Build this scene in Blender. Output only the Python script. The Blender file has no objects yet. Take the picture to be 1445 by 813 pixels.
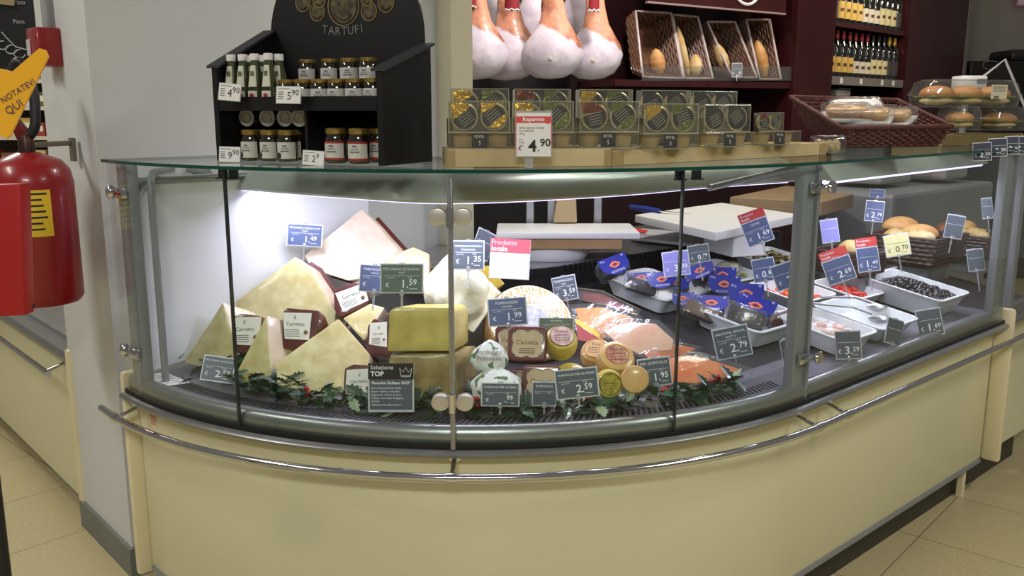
import bpy, bmesh, math, random
from mathutils import Vector, Matrix, Euler
random.seed(7)
SC = bpy.context.scene
COL = SC.collection
# ------------------------------------------------------------------ camera
H, F, PITCH = 1.476, 1265.0, 0.194
W_PX, H_PX = 1445.0, 813.0
CP, SP = math.cos(PITCH), math.sin(PITCH)
cam_d = bpy.data.cameras.new('camera'); cam = bpy.data.objects.new('camera', cam_d); COL.objects.link(cam)
cam.location = (0, 0, H); cam.rotation_euler = (math.pi/2 - PITCH, 0, 0)
cam_d.sensor_fit = 'HORIZONTAL'; cam_d.sensor_width = 36.0; cam_d.lens = 36.0*F/W_PX
cam_d.clip_start = 0.05; cam_d.clip_end = 100
SC.camera = cam

def ray(x, y):
    a = (x-W_PX/2)/F; b = (y-H_PX/2)/F
    return Vector((a, CP-b*SP, -SP-b*CP))
def P(x, y, z):
    d = ray(x, y); return d*((z-H)/d.z)+Vector((0, 0, H))
def D(x, y, Y):
    d = ray(x, y); return d*(Y/d.y)+Vector((0, 0, H))
def onplane(x, y, p0, n):
    d = ray(x, y); o = Vector((0, 0, H)); return o+d*((Vector(p0)-o).dot(n)/d.dot(n))
def sz(npx, Y): return npx*Y/F

# ------------------------------------------------------------------ materials
def lin(c):
    return tuple(((v/255.0)/12.92 if v/255.0 <= .04045 else ((v/255.0+.055)/1.055)**2.4) for v in c)
MATS = {}
def mat(name, col, rough=.5, metal=0, var=0, vscale=8, bump=0, bscale=40, coat=0, trans=0, ior=1.45, emit=None, estr=0, col2=None, sss=0, spec=None):
    if name in MATS: return MATS[name]
    m = bpy.data.materials.new(name); m.use_nodes = True; nt = m.node_tree; b = nt.nodes['Principled BSDF']
    c = lin(col)
    b.inputs['Base Color'].default_value = (*c, 1); b.inputs['Roughness'].default_value = rough; b.inputs['Metallic'].default_value = metal
    b.inputs['IOR'].default_value = ior
    if coat: b.inputs['Coat Weight'].default_value = coat; b.inputs['Coat Roughness'].default_value = .08
    if trans: b.inputs['Transmission Weight'].default_value = trans
    if spec is not None: b.inputs['Specular IOR Level'].default_value = spec
    if sss: b.inputs['Subsurface Weight'].default_value = sss; b.inputs['Subsurface Radius'].default_value = (.02, .012, .006)
    if emit: b.inputs['Emission Color'].default_value = (*lin(emit), 1); b.inputs['Emission Strength'].default_value = estr
    if var or col2 or bump:
        tc = nt.nodes.new('ShaderNodeTexCoord')
    if var or col2:
        n = nt.nodes.new('ShaderNodeTexNoise'); n.inputs['Scale'].default_value = vscale; n.inputs['Detail'].default_value = 5
        nt.links.new(tc.outputs['Object'], n.inputs['Vector'])
        r = nt.nodes.new('ShaderNodeValToRGB'); r.color_ramp.elements[0].position = .35; r.color_ramp.elements[1].position = .68
        c2 = lin(col2) if col2 else tuple(v*(1-var) for v in c)
        r.color_ramp.elements[0].color = (*c2, 1); r.color_ramp.elements[1].color = (*c, 1)
        nt.links.new(n.outputs['Fac'], r.inputs['Fac']); nt.links.new(r.outputs['Color'], b.inputs['Base Color'])
    if bump:
        n2 = nt.nodes.new('ShaderNodeTexNoise'); n2.inputs['Scale'].default_value = bscale; n2.inputs['Detail'].default_value = 3
        nt.links.new(tc.outputs['Object'], n2.inputs['Vector'])
        bp = nt.nodes.new('ShaderNodeBump'); bp.inputs['Strength'].default_value = bump; bp.inputs['Distance'].default_value = .01
        nt.links.new(n2.outputs['Fac'], bp.inputs['Height']); nt.links.new(bp.outputs['Normal'], b.inputs['Normal'])
        if coat: nt.links.new(bp.outputs['Normal'], b.inputs['Coat Normal'])
    MATS[name] = m; return m

from mathutils import noise as mnoise
def clear(name, tint=(255, 255, 255), refl=1.0, rough=.03, bump=0, bscale=30, base=.04, haze=0):
    """thin clear glass or plastic film: see-through plus a mirror-like sheen that grows at grazing angles"""
    if name in MATS: return MATS[name]
    m = bpy.data.materials.new(name); m.use_nodes = True; nt = m.node_tree; nt.nodes.clear()
    out = nt.nodes.new('ShaderNodeOutputMaterial'); mix = nt.nodes.new('ShaderNodeMixShader')
    t = nt.nodes.new('ShaderNodeBsdfTransparent'); t.inputs['Color'].default_value = (*lin(tint), 1)
    g = nt.nodes.new('ShaderNodeBsdfGlossy'); g.inputs['Roughness'].default_value = rough; g.inputs['Color'].default_value = (1, 1, 1, 1)
    lw = nt.nodes.new('ShaderNodeLayerWeight'); lw.inputs['Blend'].default_value = .5
    p = nt.nodes.new('ShaderNodeMath'); p.operation = 'POWER'; p.inputs[1].default_value = 4.5
    mu = nt.nodes.new('ShaderNodeMath'); mu.operation = 'MULTIPLY_ADD'; mu.inputs[1].default_value = .9*refl; mu.inputs[2].default_value = base
    mu.use_clamp = True
    nt.links.new(lw.outputs['Facing'], p.inputs[0]); nt.links.new(p.outputs[0], mu.inputs[0]); nt.links.new(mu.outputs[0], mix.inputs['Fac'])
    top = t
    if haze:
        df = nt.nodes.new('ShaderNodeBsdfDiffuse'); df.inputs['Color'].default_value = (*lin((235, 235, 238)), 1)
        mh = nt.nodes.new('ShaderNodeMixShader'); mh.inputs['Fac'].default_value = haze
        nt.links.new(t.outputs[0], mh.inputs[1]); nt.links.new(df.outputs[0], mh.inputs[2]); top = mh
    nt.links.new(top.outputs[0], mix.inputs[1]); nt.links.new(g.outputs[0], mix.inputs[2]); nt.links.new(mix.outputs[0], out.inputs['Surface'])
    if bump:
        tc = nt.nodes.new('ShaderNodeTexCoord'); n2 = nt.nodes.new('ShaderNodeTexNoise'); n2.inputs['Scale'].default_value = bscale
        nt.links.new(tc.outputs['Object'], n2.inputs['Vector'])
        bp = nt.nodes.new('ShaderNodeBump'); bp.inputs['Strength'].default_value = bump; bp.inputs['Distance'].default_value = .01
        nt.links.new(n2.outputs['Fac'], bp.inputs['Height']); nt.links.new(bp.outputs['Normal'], g.inputs['Normal'])
    MATS[name] = m; return m

# ------------------------------------------------------------------ mesh builder
TXT = {}
def text_geo(s, bold=0):
    k = (s, bold)
    if k in TXT: return TXT[k]
    cu = bpy.data.curves.new('t', 'FONT'); cu.body = s; cu.resolution_u = 2; cu.fill_mode = 'FRONT'
    if bold: cu.offset = bold
    o = bpy.data.objects.new('t', cu); COL.objects.link(o)
    dg = bpy.context.evaluated_depsgraph_get(); me = bpy.data.meshes.new_from_object(o.evaluated_get(dg))
    vs = [(v.co.x, v.co.y) for v in me.vertices]; fs = [tuple(p.vertices) for p in me.polygons]
    bpy.data.objects.remove(o); bpy.data.curves.remove(cu); bpy.data.meshes.remove(me)
    xs = [v[0] for v in vs] or [0]; ys = [v[1] for v in vs] or [0]
    TXT[k] = (vs, fs, min(xs), max(xs), min(ys), max(ys)); return TXT[k]

class B:
    def __init__(s): s.bm = bmesh.new(); s.mi = 0
    def _f(s, vs):
        try:
            f = s.bm.faces.new(vs); f.material_index = s.mi; return f
        except ValueError: return None
    def box(s, c, d, rot=None, bevel=0):
        bm2 = bmesh.new(); bmesh.ops.create_cube(bm2, size=1)
        for v in bm2.verts: v.co = Vector((v.co.x*d[0], v.co.y*d[1], v.co.z*d[2]))
        if bevel: bmesh.ops.bevel(bm2, geom=bm2.edges[:], offset=bevel, segments=2, affect='EDGES', profile=.5)
        M = Matrix.Translation(c) @ (rot if rot is not None else Matrix.Identity(4))
        s.add(bm2, M); return s
    def add(s, bm2, M=Matrix.Identity(4)):
        mp = {v: s.bm.verts.new(M @ v.co) for v in bm2.verts}
        for f in bm2.faces: s._f([mp[v] for v in f.verts])
        bm2.free(); return s
    def tube(s, pts, r, n=10, closed=False, caps=True):
        pts = [Vector(p) for p in pts]; N = len(pts); rings = []
        up = None
        for i, p in enumerate(pts):
            a = pts[(i-1) % N] if (closed or i > 0) else p; b = pts[(i+1) % N] if (closed or i < N-1) else p
            t = (b-a).normalized()
            if up is None:
                up = Vector((0, 0, 1)) if abs(t.z) < .9 else Vector((1, 0, 0))
            x = t.cross(up)
            if x.length < 1e-4: x = t.orthogonal()
            x.normalize(); y = x.cross(t).normalized(); up = y
            rr = r[i] if isinstance(r, (list, tuple)) else r
            rings.append([s.bm.verts.new(p+x*math.cos(2*math.pi*k/n)*rr+y*math.sin(2*math.pi*k/n)*rr) for k in range(n)])
        for i in range(N if closed else N-1):
            a, b = rings[i], rings[(i+1) % N]
            for k in range(n): s._f([a[k], a[(k+1) % n], b[(k+1) % n], b[k]])
        if caps and not closed:
            s._f(rings[0][::-1]); s._f(rings[-1])
        return s
    def lathe(s, prof, n=20, M=Matrix.Identity(4), a0=0, a1=2*math.pi, cap=True, sx=1, sy=1):
        full = abs(a1-a0-2*math.pi) < 1e-6; m = n if full else n+1; rings = []
        for r, z in prof:
            if r < 1e-6: rings.append([s.bm.verts.new(M @ Vector((0, 0, z)))])
            else: rings.append([s.bm.verts.new(M @ Vector((r*sx*math.cos(a0+(a1-a0)*k/n), r*sy*math.sin(a0+(a1-a0)*k/n), z))) for k in range(m)])
        for a, b in zip(rings, rings[1:]):
            for k in range(n):
                k2 = (k+1) % m if full else k+1
                if len(a) == 1 and len(b) == 1: continue
                if len(a) == 1: s._f([a[0], b[k2], b[k]])
                elif len(b) == 1: s._f([a[k], a[k2], b[0]])
                else: s._f([a[k], a[k2], b[k2], b[k]])
        if cap and full:
            if len(rings[0]) > 1: s._f(rings[0][::-1])
            if len(rings[-1]) > 1: s._f(rings[-1])
        return s
    def ball(s, c, r, nu=12, nv=8, M=None):
        rr = r if isinstance(r, (tuple, list)) else (r, r, r)
        M = (M if M is not None else Matrix.Identity(4)); M = Matrix.Translation(c) @ M @ Matrix.Diagonal((*rr, 1))
        prof = [(math.sin(math.pi*i/nv), -math.cos(math.pi*i/nv)) for i in range(nv+1)]; prof[0] = (0, -1); prof[-1] = (0, 1)
        return s.lathe(prof, nu, M)
    def prism(s, pts, vec, taper=1.0, bevel=0, seg=2):
        bm2 = bmesh.new(); pts = [Vector(p) for p in pts]; vec = Vector(vec); c = sum(pts, Vector())/len(pts)
        a = [bm2.verts.new(p) for p in pts]; b = [bm2.verts.new(c+(p-c)*taper+vec) for p in pts]; n = len(a)
        bm2.faces.new(a); bm2.faces.new(b[::-1])
        for i in range(n): bm2.faces.new([a[(i+1) % n], a[i], b[i], b[(i+1) % n]])
        bmesh.ops.recalc_face_normals(bm2, faces=bm2.faces[:])
        if bevel: bmesh.ops.bevel(bm2, geom=bm2.edges[:], offset=bevel, segments=seg, affect='EDGES', profile=.6, clamp_overlap=True)
        return s.add(bm2)
    def sweep(s, prof, frames, closed=True, caps=True):
        """prof: list of (d, z); frames: function list giving a point for (d,z)"""
        rings = [[s.bm.verts.new(f(d, z)) for d, z in prof] for f in frames]; n = len(prof)
        for a, b in zip(rings, rings[1:]):
            for k in range(n if closed else n-1): s._f([a[k], b[k], b[(k+1) % n], a[(k+1) % n]])
        if caps and closed: s._f(rings[0]); s._f(rings[-1][::-1])
        return s
    def text(s, t, o, xd, yd, size=None, width=None, align='c', bold=0, maxw=None):
        vs, fs, x0, x1, y0, y1 = text_geo(t, bold)
        k = size if size else width/max(x1-x0, 1e-5)
        if maxw and k*(x1-x0) > maxw: k = maxw/(x1-x0)
        kx = k
        ox = -(x0+x1)/2 if align == 'c' else (-x0 if align == 'l' else -x1)
        o, xd, yd = Vector(o), Vector(xd), Vector(yd)
        vv = [s.bm.verts.new(o+xd*(x+ox)*kx+yd*(y*k)) for x, y in vs]
        for f in fs: s._f([vv[i] for i in f])
        return s
    def quad(s, a, b, c, d): s._f([s.bm.verts.new(Vector(p)) for p in (a, b, c, d)]); return s
    def build(s, name, m, parent=None, smooth=False, origin=None, recalc=True):
        if recalc: bmesh.ops.recalc_face_normals(s.bm, faces=s.bm.faces[:])
        if origin is not None:
            o = Vector(origin)
            for v in s.bm.verts: v.co -= o
        me = bpy.data.meshes.new(name); s.bm.to_mesh(me); s.bm.free()
        for x in (m if isinstance(m, (list, tuple)) else [m]): me.materials.append(x)
        if smooth:
            for p in me.polygons: p.use_smooth = True
            try: me.set_sharp_from_angle(angle=math.radians(smooth if smooth > 1 else 40))
            except Exception: pass
        ob = bpy.data.objects.new(name, me); COL.objects.link(ob)
        if parent is not None: ob.parent = parent
        if origin is not None and parent is None: ob.location = origin
        return ob

def thing(name, label, cat, loc=(0, 0, 0), rot=(0, 0, 0), group=None):
    o = bpy.data.objects.new(name, None); COL.objects.link(o); o.empty_display_size = .05
    o.location = loc; o.rotation_euler = rot; o['label'] = label; o['category'] = cat
    if group: o['group'] = group
    return o
def tag(o, label, cat, group=None, kind=None):
    o['label'] = label; o['category'] = cat
    if group: o['group'] = group
    if kind: o['kind'] = kind
    return o
def rough_up(b, amp=.0015, sc_=40, cuts=2):
    bmesh.ops.triangulate(b.bm, faces=b.bm.faces[:])
    for _ in range(cuts):
        es = [e for e in b.bm.edges if e.calc_length() > .016]
        if es: bmesh.ops.subdivide_edges(b.bm, edges=es, cuts=1); bmesh.ops.triangulate(b.bm, faces=b.bm.faces[:])
    b.bm.normal_update()
    for v in b.bm.verts: v.co += v.normal*amp*(mnoise.noise(v.co*sc_)+.6*mnoise.noise(v.co*sc_*2.7))
def struct(name, b, m, smooth=False):
    o = b.build(name, m, smooth=smooth); o['kind'] = 'structure'; return o
def children(o): return [c for c in CH.get(o.name, [])]
CH = {}
def dup(root, loc, rot=None, label=None, group=None):
    r = root.copy(); COL.objects.link(r); r.location = loc
    if rot is not None: r.rotation_euler = rot
    if label: r['label'] = label
    if group: r['group'] = group
    def rec(src, dst):
        for c in src.children:
            k = c.copy(); COL.objects.link(k); k.parent = dst; rec(c, k)
    rec(root, r); return r
ORD = ['first', 'second', 'third', 'fourth', 'fifth', 'sixth', 'seventh', 'eighth', 'ninth', 'tenth', 'eleventh', 'twelfth', 'thirteenth', 'fourteenth', 'fifteenth', 'sixteenth']
def RZ(a): return Matrix.Rotation(a, 4, 'Z')
def RX(a): return Matrix.Rotation(a, 4, 'X')
def RY(a): return Matrix.Rotation(a, 4, 'Y')
R_ = math.radians

# ------------------------------------------------------------------ counter plan
CX, CY, CR = -.095, 3.33, 1.343
A0, A1 = R_(-48), R_(42)
UD = Vector((math.cos(A1), math.sin(A1), 0)); ND = Vector((-math.sin(A1), math.cos(A1), 0)); LEN = 1.40
def ang(a, d, z=0): return Vector((CX+(CR-d)*math.sin(a), CY-(CR-d)*math.cos(a), z))
def cpt(t, d, z=0):
    if t <= 1: return ang(A0+(A1-A0)*t, d, z)
    return ang(A1, d, z)+UD*(LEN*(t-1))
def tang(t):
    a = A0+(A1-A0)*min(t, 1); return Vector((math.cos(a), math.sin(a), 0))
def inward(t):
    a = A0+(A1-A0)*min(t, 1); return Vector((-math.sin(a), math.cos(a), 0))
def frames(t0, t1, n):
    return [(lambda d, z, t=t0+(t1-t0)*i/n: cpt(t, d, z)) for i in range(n+1)]
TS_ALL = [i/40 for i in range(41)]+[1+(i+1)/6 for i in range(6)]
def fr_all(t0=0, t1=2):
    ts = sorted(set([t0]+[t for t in TS_ALL if t0 < t < t1]+[t1]))
    return [(lambda d, z, t=t: cpt(t, d, z)) for t in ts]
def tang_t(deg): return (R_(deg)-A0)/(A1-A0)
def dist_in(p):
    v = Vector((p[0]-CX, p[1]-CY, 0)); e = ang(A1, 0)
    if (Vector((p[0], p[1], 0))-e).dot(UD) > 0: return (Vector((p[0], p[1], 0))-e).dot(ND)
    return CR-v.length
def deckz_d(d): return .738 if d < .16 else .738+.175*(d-.16)
def deckz(p): return deckz_d(dist_in(p))
def hit(x, y, dz=0.004):
    Y = 1.95
    while Y < 4.6:
        p = D(x, y, Y)
        if dist_in(p) > .05 and p.z <= deckz(p)+dz: return p
        Y += .004
    return D(x, y, 3.0)
# ------------------------------------------------------------------ common materials
CREAM = mat('cream_enamel', (209, 207, 175), .2, coat=.35, var=.03, vscale=3)
CREAMT = mat('cream_plastic_trim', (216, 206, 170), .4)
GREYM = mat('grey_aluminium', (150, 152, 152), .32, .75, var=.1, vscale=30)
GREYP = mat('grey_painted_metal', (134, 137, 143), .42, .2)
STEEL = mat('brushed_steel', (172, 173, 176), .3, .85, var=.12, vscale=14)
CHROME = mat('chrome', (205, 205, 208), .12, 1)
BLACK = mat('black_plastic', (18, 18, 20), .45)
BLACKB = mat('black_board', (20, 20, 22), .5, var=.2, vscale=20)
WHITE = mat('white_plastic', (232, 232, 232), .35)
PAPER = mat('white_paper', (226, 226, 226), .7)
INK = mat('black_ink', (22, 22, 26), .6)
INKW = mat('white_print', (235, 238, 242), .6)
REDP = mat('red_print', (198, 52, 52), .55)
GLASS = clear('clear_glass', (250, 253, 252), .8, .01, base=.012)
FILM = clear('clear_film', (248, 248, 250), .8, .16, bump=.7, bscale=26, base=.05, haze=.05)
PET = clear('clear_plastic_pack', (240, 242, 240), 1, .08, bump=.15, bscale=40, base=.07, haze=.03)
WALLM = mat('white_wall_paint', (204, 206, 206), .75, var=.04, vscale=3, bump=.15, bscale=300)
GREYB = mat('grey_skirting', (118, 120, 114), .6, var=.08)
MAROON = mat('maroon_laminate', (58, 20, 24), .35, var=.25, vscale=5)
DARK = mat('dark_backdrop', (16, 12, 14), .5)
WOOD = mat('pale_wood', (206, 186, 146), .6, col2=(186, 164, 122), vscale=5)
GOLD = mat('gold_lid', (176, 148, 82), .3, .8)
TEAL = mat('green_glass_edge', (14, 66, 58), .15)
# ------------------------------------------------------------------ setting
def floor_mat():
    m = mat('beige_tile_floor', (196, 182, 140), .35, var=.28, vscale=90)
    nt = m.node_tree; b = nt.nodes['Principled BSDF']; rp = [n for n in nt.nodes if n.type == 'VALTORGB'][0]
    tc = nt.nodes.new('ShaderNodeTexCoord'); mp = nt.nodes.new('ShaderNodeMapping'); mp.inputs['Rotation'].default_value = (0, 0, R_(42))
    br = nt.nodes.new('ShaderNodeTexBrick'); br.offset = 0; br.inputs['Scale'].default_value = 1; br.inputs['Mortar Size'].default_value = .0022
    br.inputs['Brick Width'].default_value = .45; br.inputs['Row Height'].default_value = .45
    br.inputs['Mortar'].default_value = (*lin((128, 116, 84)), 1); br.inputs['Color2'].default_value = (*lin((188, 174, 132)), 1)
    nt.links.new(tc.outputs['Object'], mp.inputs['Vector']); nt.links.new(mp.outputs['Vector'], br.inputs['Vector'])
    nt.links.new(rp.outputs['Color'], br.inputs['Color1']); nt.links.new(br.outputs['Color'], b.inputs['Base Color'])
    return m
struct('floor', B().box((0, 4, -.05), (16, 14, .1)), floor_mat())
# square column and wall whose faces run parallel to the counter's two ends
K = Vector((-1.223, 2.67, 0)); WD = Vector((.722, .692, 0)); LD = Vector((-.668, .744, 0))
WE = K+WD*1.30; LE = K+LD*.50
b = B().prism([K, WE, WE+LD*.5, LE], (0, 0, 3.3)); struct('wall_left', b, WALLM)
b = B().prism([K+(-WD-LD)*.012, K+WD*.2-LD*.012, K+WD*.2, K, LE, LE-WD*.012], (0, 0, .10)); struct('baseboard_left', b, GREYB)
JA = WE-LD*.10
JB = JA+WD*.012
b = B().prism([JA-Vector((.012,0,0)), JA+Vector((.068,.0,0)), JA+Vector((.068,.06,0))+LD*.1, WE+LD*.1], (0, 0, 3.3)); struct('trim_1', b, mat('cream_wall_paint', (205, 200, 172), .7))
struct('wall_back', B().box((2.4, 8.9, 1.65), (11.0, .1, 3.3)), mat('dark_grey_wall', (150, 146, 142), .7))
struct('wall_far', B().box((-3.9, 7.0, 1.65), (3.2, .1, 3.3)), mat('beige_far_wall', (150, 140, 122), .8))
# dark panel behind the hams, burgundy panels behind bread and wine
b = B().box((.1, 5.1, 1.6), (.95, .06, 3.2)); tag(b.build('backdrop_panel', DARK, origin=(.1, 5.1, 0)), 'black panel hanging behind the row of hams', 'wall panel')
# ------------------------------------------------------------------ the corner display case
case = thing('deli_display_case', 'large curved glass and cream deli counter with chrome rail', 'display counter', (ang(0, .5).x, ang(0, .5).y, 0))
CO = case.location.copy()
def cpart(b, name, m, parent=None, smooth=False):
    o = b.build(name, m, smooth=smooth, recalc=True)
    for v in o.data.vertices: v.co -= CO
    o.parent = parent or case; return o
fa = fr_all()
cpart(B().sweep([(.035, .69), (.035, .16), (.042, .145), (.06, .14), (.06, .69)], fa), 'base_panel', CREAM, smooth=30)
cpart(B().sweep([(.032, .152), (.032, .138), (.063, .136), (.063, .152)], fa), 'panel_edging', GREYP)
cpart(B().sweep([(.10, 0), (.10, .15), (.13, .15), (.13, 0)], fa), 'kick_plate', mat('dark_kick', (52, 48, 44), .5))
cpart(B().sweep([(-.012, .699), (-.019, .692), (-.015, .683), (.0, .680), (.04, .680), (.04, .700)], fa), 'bumper_strip', GREYM, smooth=50)
cpart(B().sweep([(-.0015, .700), (-.0015, .711), (.035, .711), (.035, .700)], fa), 'gasket', BLACK)
cpart(B().sweep([(.012, .710), (.010, .728), (.014, .742), (.024, .750), (.038, .750), (.048, .742), (.054, .738), (.056, .720), (.05, .700), (.02, .700)], fa), 'deck_rim', GREYM, smooth=60)
# deck
b = B(); ds = [.055, .10, .16, .20]
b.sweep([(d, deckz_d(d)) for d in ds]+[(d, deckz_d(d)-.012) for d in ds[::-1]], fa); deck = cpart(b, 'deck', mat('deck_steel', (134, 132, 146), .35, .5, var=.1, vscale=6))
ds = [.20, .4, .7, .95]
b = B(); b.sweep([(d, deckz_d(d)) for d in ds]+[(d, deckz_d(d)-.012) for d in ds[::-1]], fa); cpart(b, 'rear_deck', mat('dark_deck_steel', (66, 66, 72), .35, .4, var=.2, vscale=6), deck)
b = B(); n = 120
for i in range(n):
    t = .06+.93*i/n
    for d0, d1, sk in ((.068, .112, .006),):
        p0, p1 = cpt(t, d0, .7385), cpt(t+.010, d1, .7385); tt = tang(t)*.0034
        b.prism([p0-tt, p0+tt, p1+tt, p1-tt], (0, 0, .0006))
cpart(b, 'air_grille', BLACK, deck)
# glass panes
SE = [0, tang_t(-25.8), tang_t(-1.8), tang_t(21.5), 1.0]
for i in range(4):
    g = .0014
    cpart(B().sweep([(0, .712), (0, 1.343), (.008, 1.343), (.008, .712)], frames(SE[i]+g, SE[i+1]-g, 12)), 'glass_pane', GLASS, smooth=30)
cpart(B().sweep([(0, .712), (0, 1.343), (.008, 1.343), (.008, .712)], frames(1.01, 1.985, 2)), 'glass_pane', GLASS)
# seams: narrow dark polished edges between panes
for i in (1, 3):
    cpart(B().sweep([(-.0005, .712), (-.0005, 1.343), (.0085, 1.343), (.0085, .712)], frames(SE[i]-.0011, SE[i]+.0011, 1)), 'pane_seam', mat('glass_edge_dark', (40, 46, 46), .2))
# glass top shelf
b = B(); tfr = fr_all(0, 2); b.sweep([(-.012, 1.344), (-.012, 1.352), (.56, 1.352), (.56, 1.344)], tfr)
for f in b.bm.faces:
    if abs(f.normal.z) < .5:
        f.normal_update()
        if abs(f.normal.z) < .5: f.material_index = 1
cpart(b, 'glass_shelf', [clear('shelf_glass', (244, 250, 247), .7, .02, base=.03), TEAL], smooth=30)
# mullion with oval hinges
tm = SE[2]; p = cpt(tm, -.004, 0); tx, nx = tang(tm), inward(tm)
rotm = Matrix(((tx.x, nx.x, 0, 0), (tx.y, nx.y, 0, 0), (0, 0, 1, 0), (0, 0, 0, 1)))
mul = cpart(B().box(p+Vector((0, 0, 1.018)), (.012, .014, .632), rotm, .002).tube([p-nx*.009+Vector((0, 0, .705)), p-nx*.009+Vector((0, 0, 1.34))], .003, 8), 'mullion', STEEL, smooth=40)
def stadium(c, xd, zd, nd, w, h, th, n=10):
    r = h/2; pts = []
    for s_, a0 in ((1, -90), (-1, 90)):
        for i in range(n+1):
            a = R_(a0+180*i/n); pts.append(c+xd*(s_*(w/2-r)+math.cos(a)*r)+zd*(math.sin(a)*r))
    return pts
ZU = Vector((0, 0, 1))
for yy in (306, 567):
    zz = D(637, yy, 1.985).z
    for s_ in (-1, 1):
        c = p+tx*(s_*.028)+Vector((0, 0, zz))-nx*.010
        h_ = cpart(B().prism(stadium(c, tx, ZU, nx, .042, .038, .01), nx*.022, bevel=.003), 'hinge', mat('satin_nickel', (196, 192, 184), .38, .7), mul, smooth=40)
    cpart(B().tube([p+Vector((0, 0, zz-.022))-nx*.012, p+Vector((0, 0, zz+.022))-nx*.012], .009, 12), 'hinge_pin', CHROME, mul, smooth=40)
# posts
def post(t, w, dd, name, d0=.02, z0=.70, z1=1.343):
    tx_, nx_ = tang(t), inward(t); r_ = Matrix(((tx_.x, nx_.x, 0, 0), (tx_.y, nx_.y, 0, 0), (0, 0, 1, 0), (0, 0, 0, 1)))
    c = cpt(t, d0+dd/2, (z0+z1)/2); b = B().box(c, (w, dd, z1-z0), r_, .004)
    b.box(cpt(t, d0-.004, (z0+z1)/2)+tx_*(w*.36), (.012, .010, z1-z0), r_)
    return cpart(b, name, GREYP, smooth=40), tx_, nx_
po, tx1, nx1 = post(.992, .068, .03, 'post')
pl, tx0, nx0 = post(.025, .075, .03, 'post')
pe, tx2, nx2 = post(1.975, .085, .03, 'post')
def clamp(t, off, yy, xx, par):
    tx_, nx_ = tang(t), inward(t); c = cpt(t, -.006, 0); z = D(xx, yy, c.y).z; c = c+tx_*off+ZU*z
    b = B(); b.lathe([(0, 0), (.016, 0), (.018, .004), (.016, .010), (0, .012)], 16, Matrix.Translation(c) @ nx_.to_track_quat('Z', 'Y').to_matrix().to_4x4() @ Matrix.Translation((0, 0, -.012)))
    b.tube([c-tx_*.055, c+tx_*.0], .006, 8); b.box(c-tx_*.04+nx_*.018, (.04, .012, .03), Matrix(((tx_.x, nx_.x, 0, 0), (tx_.y, nx_.y, 0, 0), (0, 0, 1, 0), (0, 0, 0, 1))), .003)
    return cpart(b, 'glass_clamp', CHROME, par, smooth=40)
clamp(1.0, .03, 265, 1160, po); clamp(1.0, .02, 506, 1144, po)
def clampl(yy, xx):
    c = cpt(.03, -.004, 0); z = D(xx, yy, c.y).z; c = c+ZU*z; b = B(); r_ = Matrix(((tx0.x, nx0.x, 0, 0), (tx0.y, nx0.y, 0, 0), (0, 0, 1, 0), (0, 0, 0, 1)))
    b.ball(c-tx0*.03, (.014, .014, .02)); b.tube([c-tx0*.03, c+tx0*.05], .006, 8); b.box(c+tx0*.02+nx0*.006, (.05, .012, .028), r_, .003)
    cpart(b, 'glass_clamp', CHROME, pl, smooth=40)
clampl(272, 180); clampl(497, 195)
# black clips below the glass shelf
for xx in (319, 340, 940, 968):
    q = P(xx, 243, 1.335); t = (math.atan2(q.x-CX, CY-q.y)-A0)/(A1-A0); tx_, nx_ = tang(t), inward(t)
    r_ = Matrix(((tx_.x, nx_.x, 0, 0), (tx_.y, nx_.y, 0, 0), (0, 0, 1, 0), (0, 0, 0, 1)))
    c = cpt(t, .016, 1.333)
    cpart(B().box(c, (.022, .012, .022), r_, .002).box(c+Vector((0, 0, -.011))-nx_*.004, (.026, .018, .003), r_), 'glass_clip', BLACK)
# lamp hood
hp = [P(250, 258, 1.25), P(330, 267, 1.25), P(480, 279, 1.25), P(640, 287, 1.25), P(860, 277, 1.25), P(1000, 265, 1.25), P(1128, 256, 1.25)]
hood_pts = []
for i in range(len(hp)-1):
    p0, p1, p2, p3 = hp[max(i-1, 0)], hp[i], hp[i+1], hp[min(i+2, len(hp)-1)]
    for k in range(6):
        s_ = k/6; hood_pts.append(.5*((2*p1)+(-p0+p2)*s_+(2*p0-5*p1+4*p2-p3)*s_*s_+(-p0+3*p1-3*p2+p3)*s_**3))
hood_pts.append(hp[-1])
def hood_frames():
    out = []
    for i, q in enumerate(hood_pts):
        a = hood_pts[max(i-1, 0)]; c = hood_pts[min(i+1, len(hood_pts)-1)]; t_ = (c-a); t_.z = 0; t_.normalize(); n_ = Vector((-t_.y, t_.x, 0))
        out.append(lambda d, z, q=q, n_=n_: Vector((q.x, q.y, 0))+n_*d+Vector((0, 0, z)))
    return out
HF = hood_frames()
prof = [(.0, 1.25), (-.004, 1.256)]+[(.12-.12*math.cos(R_(a)), 1.258+.07*math.sin(R_(a))) for a in range(10, 91, 16)]+[(.14, 1.322), (.12, 1.318), (.06, 1.30), (.02, 1.262), (.012, 1.25)]
hood = cpart(B().sweep(prof, HF), 'lamp_hood', mat('hood_metal', (196, 198, 196), .3, .25), smooth=50)
LAMP = mat('lamp_tube_glow', (240, 236, 255), .4, emit=(206, 196, 250), estr=1.6)
cpart(B().sweep([(.008, 1.247), (.008, 1.253), (.03, 1.262), (.05, 1.262), (.05, 1.255), (.03, 1.247)], HF[1:-1]), 'lamp_tube', LAMP, hood, smooth=40)
lb0, lb1 = P(1172, 256, 1.27), P(1392, 231, 1.27); ld_ = (lb1-lb0).normalized(); ln_ = Vector((-ld_.y, ld_.x, 0))
bar = cpart(B().prism([lb0-ln_*.01, lb0+ln_*.09, lb0+ln_*.09+ZU*.05, lb0+ln_*.03+ZU*.05], lb1-lb0, 1, .004), 'lamp_bar', MATS['hood_metal'], smooth=40)
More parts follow.
